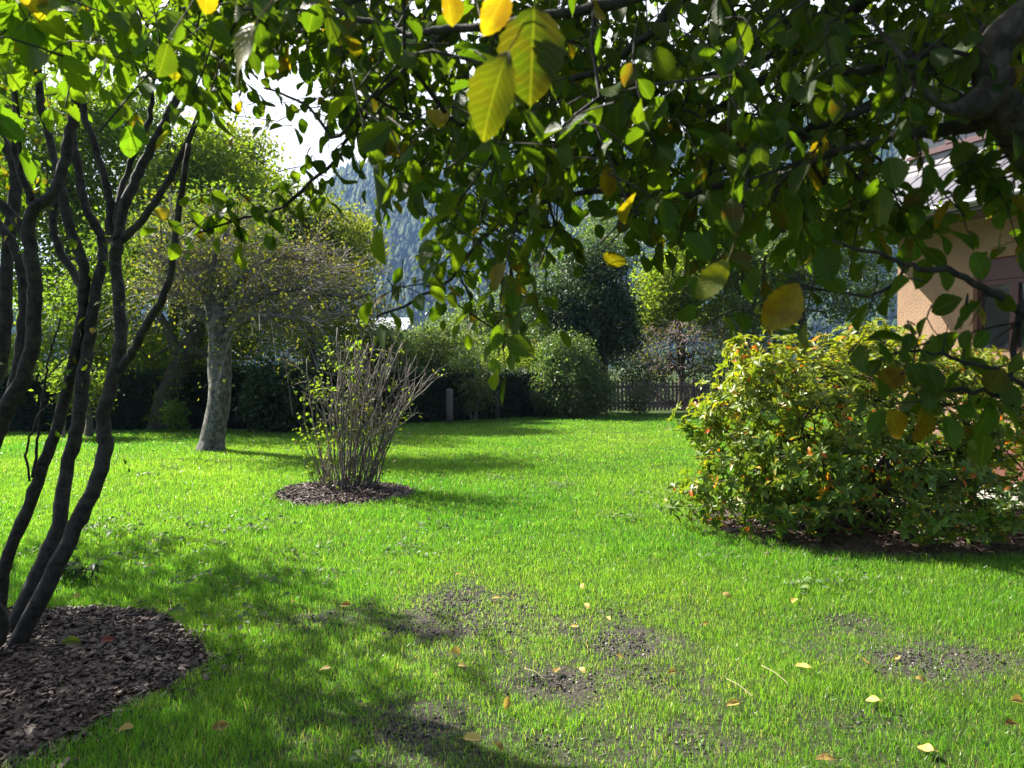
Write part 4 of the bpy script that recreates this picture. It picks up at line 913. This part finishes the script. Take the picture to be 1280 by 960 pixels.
def left_tree():
    t_ = thing('multi_stemmed_tree', 'dark many-stemmed tree leaning in from the left edge, rising from mulch', 'tree', (-2.95, 3.95, 0))
    st = [  # (points in the photograph with depth, radius at foot, radius at tip) each a stem at its own depth
        ([(0, 836, 4.05), (40, 768, 4.05), (78, 695, 4.1), (108, 632, 4.15), (131, 570, 4.2), (130, 540, 4.2), (130, 515, 4.2), (142, 470, 4.25), (151, 425, 4.3), (148, 375, 4.35), (145, 330, 4.4), (146, 302, 4.4)], .062, .043),
        ([(146, 306, 4.4), (169, 284, 4.4), (200, 244, 4.45), (225, 200, 4.5), (242, 160, 4.5), (262, 105, 4.5), (270, 40, 4.5)], .034, .018),
        ([(146, 312, 4.4), (137, 290, 4.45), (137, 256, 4.5), (131, 225, 4.5), (119, 181, 4.5), (106, 148, 4.5), (98, 60, 4.5), (104, -20, 4.5)], .036, .022),
        ([(148, 300, 4.4), (151, 274, 4.45), (163, 236, 4.5), (180, 202, 4.55), (204, 158, 4.6), (230, 100, 4.7)], .044, .034),
        ([(146, 285, 4.45), (146, 260, 4.5), (157, 220, 4.6), (172, 181, 4.6), (187, 148, 4.6), (190, 95, 4.6), (192, 20, 4.6)], .028, .018),
        ([(150, 462, 4.25), (158, 452, 4.25), (166, 440, 4.2), (181, 410, 4.15), (200, 378, 4.1), (213, 345, 4.1), (219, 300, 4.1), (228, 230, 4.1), (236, 180, 4.1)], .036, .020),
        ([(-4, 838, 4.3), (30, 752, 4.3), (52, 708, 4.35), (71, 660, 4.4), (86, 577, 4.5), (98, 530, 4.5), (103, 474, 4.55), (110, 435, 4.6), (116, 396, 4.6), (119, 366, 4.6), (127, 330, 4.65), (128, 300, 4.7), (119, 281, 4.7), (106, 256, 4.7), (97, 206, 4.7), (91, 170, 4.7), (86, 90, 4.7), (80, 0, 4.7)], .066, .026),
        ([(-20, 810, 4.6), (0, 752, 4.6), (4, 712, 4.6), (18, 674, 4.6), (36, 632, 4.6), (50, 590, 4.6), (72, 534, 4.6), (87, 474, 4.6), (95, 440, 4.6), (102, 398, 4.6), (107, 344, 4.6), (98, 316, 4.6), (85, 276, 4.6), (77, 236, 4.6)], .052, .042),
        ([(103, 360, 4.6), (97, 350, 4.65), (78, 318, 4.7), (67, 288, 4.7), (68, 258, 4.7), (75, 232, 4.7), (66, 190, 4.8), (52, 135, 4.8), (44, 60, 4.8), (40, -20, 4.8)], .036, .03),
        ([(-60, 600, 4.0), (-20, 548, 4.0), (8, 512, 4.0), (30, 468, 4.0), (41, 430, 4.0), (43, 395, 4.0), (44, 356, 4.0), (39, 316, 4.0), (36, 285, 4.0), (41, 264, 4.0), (62, 246, 4.0), (75, 224, 4.05), (84, 181, 4.1), (94, 135, 4.1), (97, 60, 4.1), (92, -30, 4.1)], .060, .032),
        ([(42, 262, 4.0), (37, 246, 4.0), (27, 222, 4.0), (19, 187, 4.0), (20, 145, 4.0), (12, 60, 4.0)], .030, .02),
        ([(38, 312, 4.0), (26, 285, 4.0), (8, 262, 4.0), (-20, 240, 3.95), (-60, 200, 3.9)], .036, .03),
        ([(-30, 620, 4.9), (-8, 560, 4.9), (6, 520, 4.9), (22, 460, 4.9), (30, 397, 4.9), (29, 350, 4.9), (22, 320, 4.9), (6, 290, 4.9), (-20, 262, 4.9)], .055, .04),
        ([(-40, 560, 5.1), (-10, 490, 5.1), (2, 440, 5.1), (7, 397, 5.1), (9, 319, 5.1), (19, 250, 5.1), (16, 200, 5.1), (-10, 150, 5.1), (-20, 40, 5.1)], .06, .05),
        ([(37, 602, 4.5), (33, 566, 4.5), (38, 545, 4.5), (49, 519, 4.5), (63, 504, 4.5), (79, 485, 4.5), (86, 450, 4.5)], .010, .006),
        ([(40, 597, 4.55), (46, 560, 4.55), (49, 530, 4.55), (56, 480, 4.55), (59, 452, 4.5), (68, 425, 4.5), (76, 398, 4.5)], .012, .006),
        ([(60, 470, 4.5), (72, 458, 4.5), (85, 442, 4.5)], .007, .004),
        ([(98, 464, 4.4), (112, 448, 4.35), (126, 432, 4.3), (134, 418, 4.3), (140, 400, 4.3)], .008, .004),
        ([(0, 790, 3.9), (-30, 720, 3.8), (-80, 600, 3.7), (-120, 420, 3.6), (-130, 200, 3.5), (-110, 0, 3.4)], .055, .03)]
    allp = []
    foot = np.array([-2.98, 4.0, -.1])
    for pts, r0, r1 in st:
        C_ = [at(*p) for p in pts]
        if pts[0][1] > 780: C_ = [foot+np.array([.10*rng.normal(), .14*rng.normal(), 0])]+C_
        n = len(C_)*4; P = smooth_path(C_, n); P[2:-1] += rng.normal(0, .0035, (n-3, 3))
        fl = 1+.7*np.exp(-np.arange(n)/3.)*(pts[0][1] > 780)
        mb = MB(); mb.tube(P, fl*.73*np.linspace(r0, r1, n)*(1+.07*(rng.random(n)-.5)), 14 if r0 > .02 else 7, True, .12, knots=.16)
        mb.build('stem', M['dark_bark'], t_); allp.append(P)
    allp = np.concatenate(allp)
    # crown: lower twigs hang into the top left; unseen lobes beyond the frame are placed to cast shade
    def inpx(n, x0, x1, f, d0, d1):
        out = []
        while len(out) < n:
            px = rng.uniform(x0, x1); lo = f(px); py = rng.uniform(-70, lo); out.append(at(px, py, rng.uniform(d0, d1)))
        return out
    low = lambda x: np.interp(x, [-60, 0, 60, 110, 150, 200, 240, 290], [140, 130, 105, 90, 90, 110, 110, 80])
    ends = inpx(60, -60, 250, low, 1.35, 2.1)+inpx(90, -60, 280, low, 2.1, 3.4)+inpx(70, -60, 280, lambda x: .75*low(x), 3.4, 5.0)
    up, _ = lobes_points([((-5.3, 6.6, 3.8), (1.5, 1.3, .9)), ((-5.0, 5.1, 3.9), (1.2, 1.1, .9)), ((-6.3, 7.6, 3.6), (1.4, 1.3, .9)), ((-5.6, 5.2, 3.6), (1.3, 1.1, .9)), ((-4.4, 4.4, 4.0), (1.1, .8, .7))], 1500, .2)
    ends = np.array(ends); tops = allp[allp[:, 2] > 2.3]
    chains, tp, td, nodesP, *_ = grow(tops[::9] if False else tops[np.argsort(tops[:, 2])][::12], np.concatenate([ends, up]), .2, 0, .08, .06, .0024, .42, .012)
    tw = MB()
    for P, rr in chains[1:]: tw.tube(P, np.minimum(rr, .02), 5, False)
    twg = make_twigs(np.concatenate([ends, up]), nodesP)
    for Q in twg: tw.tube(Q, np.linspace(.0022, .0010, len(Q)), 4, False)
    tw.build('branchwork', M['dark_bark'], t_)
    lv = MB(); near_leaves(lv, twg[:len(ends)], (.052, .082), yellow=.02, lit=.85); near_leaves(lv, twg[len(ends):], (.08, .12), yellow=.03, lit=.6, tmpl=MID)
    # epicormic leaves on the stems
    sel = allp[(allp[:, 2] > .9) & (allp[:, 2] < 2.4)]; e = sel[rng.integers(0, len(sel), 34)]+rng.normal(0, .10, (34, 3))
    near_leaves(lv, make_twigs(e, sel, length=(.06, .14)), (.035, .06), .1, .05)
    lv.build('crown', M['near_leaf'], t_)
    # broad weed at its foot
bush('broad_weed', 'low dark leafy weed behind the foot of the many-stemmed tree', 96, 722, None, [((0, 0, .10), (.24, .16, .07))], 26, 3, .10, M['grey_leaf'], B, .05, (.05, .25, .0), tmpl=MID, cat='weed', base_w=.03, droop=.1, wid=.35, upn=1.5, inner=.3)
left_tree()

# ------------------------------------------------------------------ overhanging tree, rooted beyond the right edge
def overhang():
    t_ = thing('overhanging_tree', 'large-leaved tree whose dark leafy branches hang across the top of the view', 'tree', (2.35, .75, 0))
    bm = M['limb_bark']
    trunk = smooth_path([(2.35, .75, -.1), (2.30, .78, .6), (2.15, .85, 1.3), (1.95, .95, 1.9), (1.7, 1.05, 2.5), (1.5, 1.15, 3.2)], 24)
    mb = MB(); mb.tube(trunk, np.interp(np.linspace(0, 1, 24), [0, .1, 1], [.19, .14, .08]), 16, True, .15); mb.build('trunk', bm, t_)
    limb = smooth_path([trunk[15], at(1420, 20, 1.15), at(1330, 0, 1.2), at(1285, 22, 1.2), at(1250, 48, 1.2), at(1238, 85, 1.2), at(1240, 120, 1.22), at(1262, 150, 1.26), at(1290, 200, 1.32), at(1330, 240, 1.4)], 90)
    mb = MB(); mb.tube(limb, np.interp(np.linspace(0, 1, 90), [0, .4, .62, .7, 1], [.045, .027, .025, .032, .024]), 28, True, .16, knots=.10); mb.build('limb', bm, t_)
    # gnarled burr where the limb was once cut, with a broken stub
    burr = smooth_path([at(1250, 100, 1.2), at(1225, 128, 1.19), at(1200, 136, 1.18), at(1178, 134, 1.17), at(1160, 118, 1.16), at(1142, 95, 1.16), at(1120, 62, 1.16), at(1085, 22, 1.17)], 60)
    mb = MB(); mb.tube(burr, np.interp(np.linspace(0, 1, 60), [0, .2, .32, .42, 1], [.030, .022, .010, .006, .003]), 20, True, .3, knots=.25); mb.build('stub', bm, t_)
    br = [
        ([(1330, -60, 1.5), (1200, -60, 1.8), (1090, -4, 2.0), (1053, 27, 2.1), (986, 73, 2.2), (920, 123, 2.3), (853, 152, 2.4), (790, 163, 2.5), (730, 170, 2.6), (670, 190, 2.7)], .022, .007),
        ([(1250, -80, 1.9), (1120, -50, 2.1), (1050, 0, 2.2), (1010, 30, 2.3), (963, 70, 2.4), (910, 90, 2.5), (850, 95, 2.6)], .020, .006),
        ([(1330, 10, 1.5), (1216, 33, 1.7), (1153, 67, 1.8), (1103, 80, 1.85), (1040, 100, 1.9), (996, 127, 1.95), (963, 153, 2.0), (930, 200, 2.05), (905, 240, 2.1)], .020, .007),
        ([(1300, 15, 1.4), (1230, 43, 1.5), (1170, 60, 1.55), (1130, 90, 1.6), (1093, 127, 1.62), (1053, 147, 1.65), (1003, 163, 1.7), (960, 180, 1.75), (900, 215, 1.8)], .017, .006),
        ([(1270, 150, 1.25), (1186, 160, 1.3), (1136, 167, 1.35), (1086, 180, 1.4), (1036, 193, 1.45), (996, 213, 1.5), (972, 228, 1.5), (968, 260, 1.5), (980, 290, 1.5)], .012, .004),
        ([(1100, -90, 1.6), (960, -60, 1.6), (880, -20, 1.6), (840, 7, 1.6), (823, 33, 1.6), (790, 60, 1.62), (747, 87, 1.65), (707, 100, 1.7), (660, 130, 1.75), (620, 160, 1.8)], .014, .005),
        ([(1020, -90, 1.3), (900, -40, 1.3), (780, 0, 1.3), (727, 10, 1.3), (677, 20, 1.32), (627, 30, 1.35), (567, 37, 1.4), (527, 42, 1.42), (487, 37, 1.45), (427, 17, 1.5), (360, 0, 1.6), (280, -10, 1.7)], .012, .004),
        ([(620, -40, 1.9), (544, 3, 1.9), (517, 57, 1.9), (487, 100, 1.95), (464, 133, 2.0), (432, 178, 2.0), (400, 220, 2.0), (350, 258, 2.0), (300, 275, 2.0), (240, 292, 2.0)], .008, .003),
        ([(1330, 430, 1.3), (1276, 390, 1.3), (1240, 365, 1.3), (1186, 341, 1.3), (1140, 333, 1.32), (1090, 318, 1.35), (1040, 300, 1.4)], .008, .003),
        ([(1290, 360, 1.3), (1276, 390, 1.3), (1264, 453, 1.3), (1254, 494, 1.28), (1200, 488, 1.27), (1150, 490, 1.26)], .007, .0025),
        ([(1330, 520, 1.35), (1262, 472, 1.3), (1200, 452, 1.28), (1150, 440, 1.26), (1100, 448, 1.25)], .005, .002),
        ([(1010, 170, 1.7), (900, 230, 1.7), (820, 250, 1.8), (740, 240, 1.9), (660, 260, 2.0), (600, 300, 2.0), (560, 350, 2.0), (520, 375, 2.0), (470, 395, 2.0)], .009, .003),
        ([(800, 165, 2.5), (700, 220, 2.4), (640, 290, 2.3), (640, 350, 2.25), (650, 410, 2.2)], .008, .003),
        ([(560, 40, 1.5), (470, 120, 1.7), (420, 170, 1.8), (380, 130, 1.9), (330, 110, 2.0)], .006, .0025)]
    allp = [trunk[14:], limb]
    for pts, r0, r1 in br:
        C_ = [at(*p) for p in pts]
        if pts[0][1] < 60 and pts[0][0] > 1000: C_ = [trunk[18]]+C_
        n = len(C_)*4; P = smooth_path(C_, n); P[1:-1] += rng.normal(0, .003, (n-2, 3))
        mb = MB(); mb.tube(P, np.linspace(r0, r1, n), 9, True, .08, knots=.2); mb.build('branch', M['dark_bark'], t_); allp.append(P)
    allp = np.concatenate(allp)
    xs = [200, 240, 300, 350, 395, 430, 470, 520, 560, 600, 650, 690, 730, 770, 830, 860, 900, 930, 980, 1030, 1080, 1110, 1150, 1210, 1290, 1340]
    yb = [80, 95, 100, 75, 105, 190, 225, 305, 345, 362, 380, 310, 222, 275, 300, 312, 330, 300, 300, 320, 290, 285, 295, 310, 330, 340]
    low = lambda x: np.interp(x, xs, yb)
    GAPS = [(350, 120, 60, 90), (320, 75, 40, 45), (480, 290, 52, 66), (735, 265, 24, 30), (1180, 195, 110, 50), (1195, 345, 55, 60), (1225, 285, 80, 36), (445, 200, 26, 36)]
    def clear(px, py): return any(((px-a)/c)**2+((py-b)/d)**2 < 1 for a, b, c, d in GAPS)
    def pick(n, d0, d1, shrink, x0=210, x1=1340, ylo=-60, pw=1.0):
        out = []
        while len(out) < n:
            px = rng.uniform(x0, x1); l = low(px)-shrink*rng.random(); py = ylo+(l-ylo)*rng.random()**pw
            if clear(px, py): continue
            out.append(at(px, py, rng.uniform(d0, d1)))
        return out
    ends = pick(150, 1.15, 1.7, 10)+pick(720, 1.7, 2.7, 15, pw=.85)+pick(720, 2.7, 3.8, 40, pw=.9)+pick(90, 3.8, 4.8, 120, 420)
    n0 = len(ends); ends += [at(x, y, d) for x, y, d in ((215, 285, 1.95), (235, 270, 2.0), (262, 262, 2.0), (285, 275, 2.0), (300, 248, 2.05), (322, 262, 2.0), (338, 238, 2.0), (352, 262, 1.95), (370, 222, 2.05), (385, 242, 2.0), (395, 205, 2.05), (412, 222, 2.0), (420, 185, 2.0), (436, 205, 1.95), (440, 165, 2.0), (1060, 165, 1.4), (1030, 230, 1.5), (1175, 250, 1.35), (1210, 215, 1.3), (1250, 245, 1.3), (1160, 215, 1.4), (1100, 200, 1.4), (1120, 235, 1.4), (1190, 190, 1.35), (1235, 205, 1.3), (1270, 190, 1.3), (1140, 255, 1.38), (1200, 262, 1.35), (1090, 255, 1.45), (1265, 265, 1.3), (1220, 235, 1.32))]
    ends += [at(x, y-14, d) for x, y, d in ((240, 290, 1.95), (270, 280, 2.0), (330, 280, 2.0), (255, 265, 2.05), (300, 255, 2.0), (360, 250, 2.0), (400, 225, 2.0), (455, 395, 1.7), (480, 388, 2.0), (515, 375, 2.0), (545, 350, 2.0), (605, 400, 2.1), (650, 415, 2.2), (660, 385, 2.2), (640, 370, 2.2), (585, 380, 2.1),
              (760, 320, 2.0), (800, 330, 2.0), (830, 330, 2.1), (890, 345, 1.2), (920, 410, 1.25), (955, 360, 1.4), (1020, 375, 1.3), (1085, 385, 1.3), (1095, 448, 1.25), (1120, 460, 1.25), (1150, 430, 1.25), (1185, 420, 1.26), (1120, 370, 1.3), (1140, 480, 1.26), (1160, 500, 1.26), (1150, 515, 1.27), (1205, 505, 1.27), (1250, 500, 1.28), (1262, 520, 1.3), (1240, 440, 1.3), (1270, 420, 1.3), (1225, 390, 1.3), (1205, 400, 1.32))]
    ends += [at(rng.uniform(255, 440), rng.uniform(-20, 165), rng.uniform(2.2, 3.6)) for _ in range(46)]
    ends += [at(x, y, rng.uniform(1.9, 2.4)) for x, y in ((600, 385), (630, 395), (652, 412), (672, 392), (688, 362), (560, 372), (582, 388), (615, 410), (640, 425), (660, 372), (570, 345), (530, 355), (545, 330), (505, 345))]
    nspray = len(ends)-n0
    up, _ = lobes_points([((.9, 2.2, 3.5), (1.5, 1.3, .8)), ((-.4, 2.9, 3.7), (1.3, 1.1, .7)), ((2.2, 2.6, 3.2), (1.2, 1.4, .9)), ((1.7, .4, 3.2), (1.4, 1.2, .8)), ((.4, .8, 3.1), (1.1, .9, .5)), ((2.6, 1.0, 2.6), (.9, 1.1, .8)), ((-.3, 2.2, 3.4), (1.2, 1.0, .5)), ((1.8, 3.2, 3.6), (1.3, .8, .7)), ((.6, 3.4, 4.3), (1.8, 1.2, .7)), ((-.6, 3.1, 4.0), (1.2, .9, .7)), ((-1.3, 3.4, 4.4), (1.0, .8, .6)), ((.5, 2.7, 3.7), (1.3, .9, .6)), ((1.4, 2.4, 3.4), (1.3, 1., .6))], 2700, .15)  # unseen upper crown, its lobes added to shade the leaves below
    dv = up-CAM; yy = dv[:, 1]*math.cos(PITCH)-dv[:, 2]*math.sin(PITCH); zz = dv[:, 1]*math.sin(PITCH)+dv[:, 2]*math.cos(PITCH)
    sx, sy = 640+FPX*dv[:, 0]/np.maximum(yy, .05), 480-FPX*zz/np.maximum(yy, .05); up = up[(sy < -70) | (sx > 1380) | (yy < .15)]
    ends = np.array(ends); alle = np.concatenate([ends, up])
    chains, tp, td, nodesP, *_ = grow(allp[::3], alle, .16, 0, .08, .07, .0016, .40, .006)
    tw = MB()
    for P, rr in chains[1:]: tw.tube(P, np.minimum(rr, .009), 5, False)
    ns = len(ends)-nspray
    twg = make_twigs(alle[:ns], nodesP, length=(.12, .25))+make_twigs(alle[ns:ns+nspray], nodesP, length=(.07, .13))+make_twigs(alle[ns+nspray:], nodesP, length=(.2, .32))
    for Q in twg: tw.tube(Q, np.linspace(.0018, .0009, len(Q)), 4, False)
    tw.build('branchwork', M['dark_bark'], t_)
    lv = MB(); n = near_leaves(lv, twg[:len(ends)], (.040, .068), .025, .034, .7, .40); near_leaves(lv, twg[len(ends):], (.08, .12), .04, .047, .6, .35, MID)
    print('overhang leaves', n)
    lv.build('crown', M['near_leaf'], t_)
    # the leaves that stand out, each a part of its own
    for (tx, ty, bx, by, Y, wd, tint, k, lab) in (
            (636, 62, 592, 174, .78, .50, (.22, .10, .15), 1, 'yellow-green leaf hanging close in front, brown at its rim'),
            (668, 8, 662, 132, .80, .72, (.12, .0, .35), 0, 'fading leaf with a brown stalk end hanging close in front'),
            (634, -14, 604, 44, .85, .62, (.7, .6, .55), 3, 'bright yellow leaf with a dark brown spot'),
            (556, -16, 566, 34, 1.0, .62, (.7, .4, .5), 2, 'orange-yellow leaf at the top edge'),
            (998, 354, 955, 412, 1.15, .66, (1., .72, .55), 2, 'orange-yellow leaf hanging over the rhododendron'),
            (318, 28, 272, 104, .95, .55, (.45, .75, .1), 4, 'yellow-green leaf hanging close in front at the upper left'),
            (1130, 462, 1096, 486, 1.25, .8, (.8, .35, .7), 1, 'brownish leaf hanging in front of the rhododendron'),
            (1152, 508, 1148, 556, 1.25, .7, (.75, .35, .8), 0, 'brown and yellow leaf lowest over the rhododendron'),
            (1112, 512, 1122, 546, 1.27, .8, (.8, .45, .5), 3, 'dull yellow leaf beside the brown one'),
            (1030, 170, 1018, 205, 1.5, .7, (.85, .5, .3), 1, 'yellow leaf among dark ones left of the dormer'),
            (1000, 205, 1030, 240, 1.5, .6, (.9, .5, .3), 2, 'yellow leaf in a pair below the branch'),
            (758, 208, 762, 248, 1.6, .6, (.9, .5, .35), 0, 'small yellow leaf in the dark middle of the canopy'),
            (335, 74, 340, 98, 1.7, .6, (1., .7, .6), 0, 'small orange leaf against the white sky'),
            (353, 70, 354, 98, 1.7, .6, (1., .7, .5), 1, 'small orange leaf right of its twin against the sky'),
            (910, 325, 868, 378, 1.05, .5, (.30, .8, .0), 4, 'pale green leaf hanging at the edge of the canopy')):
        a = at(tx, ty, Y); b = at(bx, by, Y+.02); L = np.linalg.norm(b-a); m = MB()
        m.scatter(NEAR[k], a[None], (b-a)[None], np.array([[.25*rng.normal(), -1, .35]]), L, np.array([wd]), np.array([tint]))
        s = smooth_path([a, a+np.array([.01, .01, .02]), a+np.array([.02, .03, .05])], 5); m.tube(s, .0009, 5, False, tint=(.3, .3, .6))
        tag(m.build('leaf', M['near_leaf'], t_), lab)
overhang()

# ------------------------------------------------------------------ wires in the sky, fallen leaves, stalks
def wires():
    t_ = thing('overhead_wires', 'thin overhead wires crossing the white sky above the trees', 'wires', (-20, 60, 0))
    m = plain_mat('black_cable', (.03, .03, .03), .6, .1, 3)
    for y0, y1 in ((48, 58), (60, 66), (122, 124)):
        a = at(150, y0, 60); b = at(640, y1, 66); P = smooth_path([a, (a+b)/2-[0, 0, .4], b], 16); mb = MB(); mb.tube(P, .022, 5, False); mb.build('wire', m, t_)
    mb = MB(); p = at(120, 300, 60); mb.tube([(p[0]-1.8, 60, 0), (p[0]-1.8, 60, at(0, 40, 60)[2])], [.16, .10], 8); mb.build('pole', M['old_bark'], t_)
wires()

GL = 'fallen leaves on the lawn'
FALL = [(570, 818, .085, (.6, .7, .1), 'long yellow leaf lying in the grass below the largest bare patch'), (577, 836, .05, (.9, .75, .1), 'small cream leaf just below the long yellow leaf'),
        (633, 884, .07, (.7, .5, .3), 'tan leaf standing upright in the grass'), (592, 926, .085, (1., .9, .0), 'pale cream leaf lying on dark soil at the bottom of the view'),
        (625, 934, .05, (.3, .5, .5), 'small orange leaf right of the pale cream one'), (697, 838, .08, (.3, .45, .6), 'curled brown-orange leaf at the edge of bare soil'),
        (1003, 841, .085, (.55, .95, .0), 'bright yellow leaf lying flat in the right foreground grass'), (1092, 884, .08, (.7, .75, .1), 'long tan-yellow leaf slanting in the right foreground grass'),
        (1158, 943, .09, (.6, .9, .0), 'yellow leaf at the bottom right edge of the lawn'), (1271, 885, .08, (.7, .45, .4), 'tan leaf at the right border of the view'),
        (1263, 916, .08, (.4, .2, .8), 'dark brown leaf at the right border below the tan one'), (1030, 955, .08, (.4, .25, .8), 'brown leaf at the very bottom, right of centre'),
        (993, 754, .09, (.5, .9, .0), 'yellow leaf in sunlit grass before the rhododendron bed'), (908, 747, .07, (.6, .7, .2), 'tan-yellow leaf in sunlit grass left of the yellow one'),
        (883, 785, .06, (.4, .6, .3), 'orange-yellow small leaf in the middle right of the lawn'), (727, 735, .07, (.3, .6, .3), 'orange leaf at the upper rim of the bare ground'),
        (733, 760, .06, (.4, .9, .0), 'small yellow leaf on the bare ground'), (620, 748, .07, (.3, .7, .2), 'orange leaf between the two upper bare patches'),
        (572, 721, .05, (.5, .7, .0), 'tiny yellow leaf above the largest bare patch'), (719, 787, .06, (1., .8, .0), 'pale leaf on the soil in the middle of the lawn'),
        (760, 778, .05, (.4, .8, .2), 'tiny yellow leaf on dark soil right of the pale leaf'), (840, 846, .06, (.3, .6, .4), 'orange leaf at the end of a row of bare soil'),
        (915, 886, .075, (.8, .5, .3), 'tan leaf hidden between blades in the lower middle right'), (1080, 834, .07, (.6, .55, .2), 'dull yellow leaf above the long tan-yellow one'),
        (1152, 856, .06, (.7, .4, .5), 'brownish leaf beside the right bare patch'), (1238, 823, .06, (1., .8, .0), 'pale leaf on the right bare patch'),
        (366, 754, .06, (.5, .8, .0), 'small yellow leaf in sunlit grass left of the bare patches'), (432, 760, .085, (.3, .5, .6), 'curled orange-brown leaf in sunlit grass'),
        (405, 842, .07, (.9, .5, .3), 'tan leaf in the shaded grass'), (277, 912, .085, (.5, .3, .6), 'brown leaf in shaded grass beside the mulch'),
        (189, 709, .07, (.3, .6, .3), 'orange leaf in the sunlit grass behind the mulch bed'), (97, 747, .06, (.6, .8, .0), 'yellow leaf in the grass at the back rim of the mulch'),
        (157, 914, .07, (.9, .6, .2), 'tan leaf on the front rim of the mulch'), (775, 826, .05, (.2, .4, .5), 'tiny orange leaf below the dark soil patch'),
        (727, 841, .05, (1., .85, .0), 'tiny pale leaf on soil right of the curled brown-orange one'), (1120, 825, .06, (.9, .7, .1), 'pale tan leaf on the left end of the right bare patch')]
def fallen():
    for px, py, L, tint, lab in FALL:
        g = ground(px, py); z = float(gz(g[0], g[1])); bare_here = float(bare(g[0], g[1])) > .5 or bool(in_bed(g[0], g[1]))
        up = 'upright' in lab; a = rng.random()*6.28
        A = np.array([[math.cos(a), math.sin(a)*.6, .12*rng.normal()]]) if not up else np.array([[.1, .1, 1.]])
        Nn = np.array([[.35*rng.normal(), -.5+.3*rng.normal(), 1.]]) if not up else np.array([[0, -1., .1]])
        P = np.array([[g[0], g[1], z+(.024 if bare_here else .045)-(.03 if up else 0)]])-A*L*.5*(0 if up else 1)
        mb = MB(); mb.scatter(NEAR[rng.integers(0, 5)], P, A, Nn, L*.9, np.array([.52]), np.array([tint]))
        s = np.stack([P[0]-unit(A)[0]*.018, P[0]]); mb.tube(s, .0008, 5, False, tint=tint)
        tag(mb.build('fallen_leaf', M['fallen']), lab, 'leaf', GL)
    for px, py, m, tint, lab in ((88, 816, M['near_leaf'], (.18, .95, 0), 'fresh green leaf lying on the dark mulch'), (137, 812, None, (.5, .5, 0), 'dark red leaf lying on the mulch')):
        g = ground(px, py)
        if m is None: m = leaf_mat('red_leaf', (.22, .03, .012), (.26, .05, .015), BROWN, .2, (1.2, .8, .6), .5, True)
        A = np.array([[1., .25, .05]]); P = np.array([[g[0]-.05, g[1], float(gz(g[0], g[1]))+.085]])
        mb = MB(); mb.scatter(NEAR[0], P, A, np.array([[.0, -.6, 1.]]), .10 if 'green' in lab else .07, np.array([.55]), np.array([tint]))
        tag(mb.build('fallen_leaf', m), lab, 'leaf', 'fallen leaves on the mulch')
    st = plain_mat('dry_straw', (.42, .34, .20), .7, .2, 20)
    for (a, b), lab in ((((952, 846), (988, 866)), 'thin dry straw lying in the grass below the bright yellow leaf'), (((908, 862), (942, 880)), 'thin dry straw in the grass left of the other straw'), (((655, 848), (684, 858)), 'pale dry twig on bare soil by the curled leaf')):
        A, B_ = ground(*a), ground(*b); A[2] = gz(A[0], A[1])+.075; B_[2] = gz(B_[0], B_[1])+.05
        mb = MB(); mb.tube(smooth_path([A, (A+B_)/2+[0, 0, .012], B_], 8), [.0018]*8, 6); tag(mb.build('dry_stalk', st), lab, 'stalk', 'dry stalks on the lawn')
fallen()

def pebbles():
    mb = MB(); P = []
    for cx, cy_, a, c, s in BARE:
        n = int(700*a*c*12*s)+20; u = rng.normal(0, .55, (n, 2)); P.append(np.stack([cx+u[:, 0]*a, cy_+u[:, 1]*c], -1))
    P = np.concatenate(P); n = len(P); pts = np.stack([P[:, 0], P[:, 1], gz(P[:, 0], P[:, 1])+.002], -1)
    ico = np.array([(0, 0, 1), (.9, 0, .4), (.28, .85, .4), (-.72, .53, .4), (-.72, -.53, .4), (.28, -.85, .4), (.6, .5, -.5), (-.3, .7, -.5), (-.7, 0, -.5), (-.3, -.7, -.5), (.6, -.5, -.5)])*.5
    F = np.array([[0, 1, 2], [0, 2, 3], [0, 3, 4], [0, 4, 5], [0, 5, 1], [1, 6, 2], [2, 7, 3], [3, 8, 4], [4, 9, 5], [5, 10, 1], [2, 6, 7], [3, 7, 8], [4, 8, 9], [5, 9, 10], [1, 10, 6]])
    A = rng.normal(0, 1, (n, 3)); Nn = rng.normal(0, 1, (n, 3))
    m, t, out = nodes('soil_crumbs'); a = nd(t, 'ShaderNodeAttribute', attribute_name='tint'); sp = nd(t, 'ShaderNodeSeparateColor'); t.links.new(a.outputs['Color'], sp.inputs[0])
    p = nd(t, 'ShaderNodeBsdfPrincipled', i={'Roughness': .9}); t.links.new(ramp(t, sp.outputs[0], [(0, (.02, .018, .016)), (.6, (.075, .067, .06)), (.9, (.2, .185, .17)), (1, (.42, .39, .36))]), p.inputs['Base Color']); t.links.new(p.outputs[0], out.inputs[0])
    mb.scatter((ico, [F], np.zeros((11, 2))), pts, A, Nn, .006+.016*rng.random(n)**2.5, .6+.5*rng.random(n), rng.random((n, 3)))
    tag(mb.build('soil_crumbs', m, smooth=False, uv=False), 'grey soil crumbs and small pebbles on the bare patches', 'soil', kind='stuff')
pebbles()
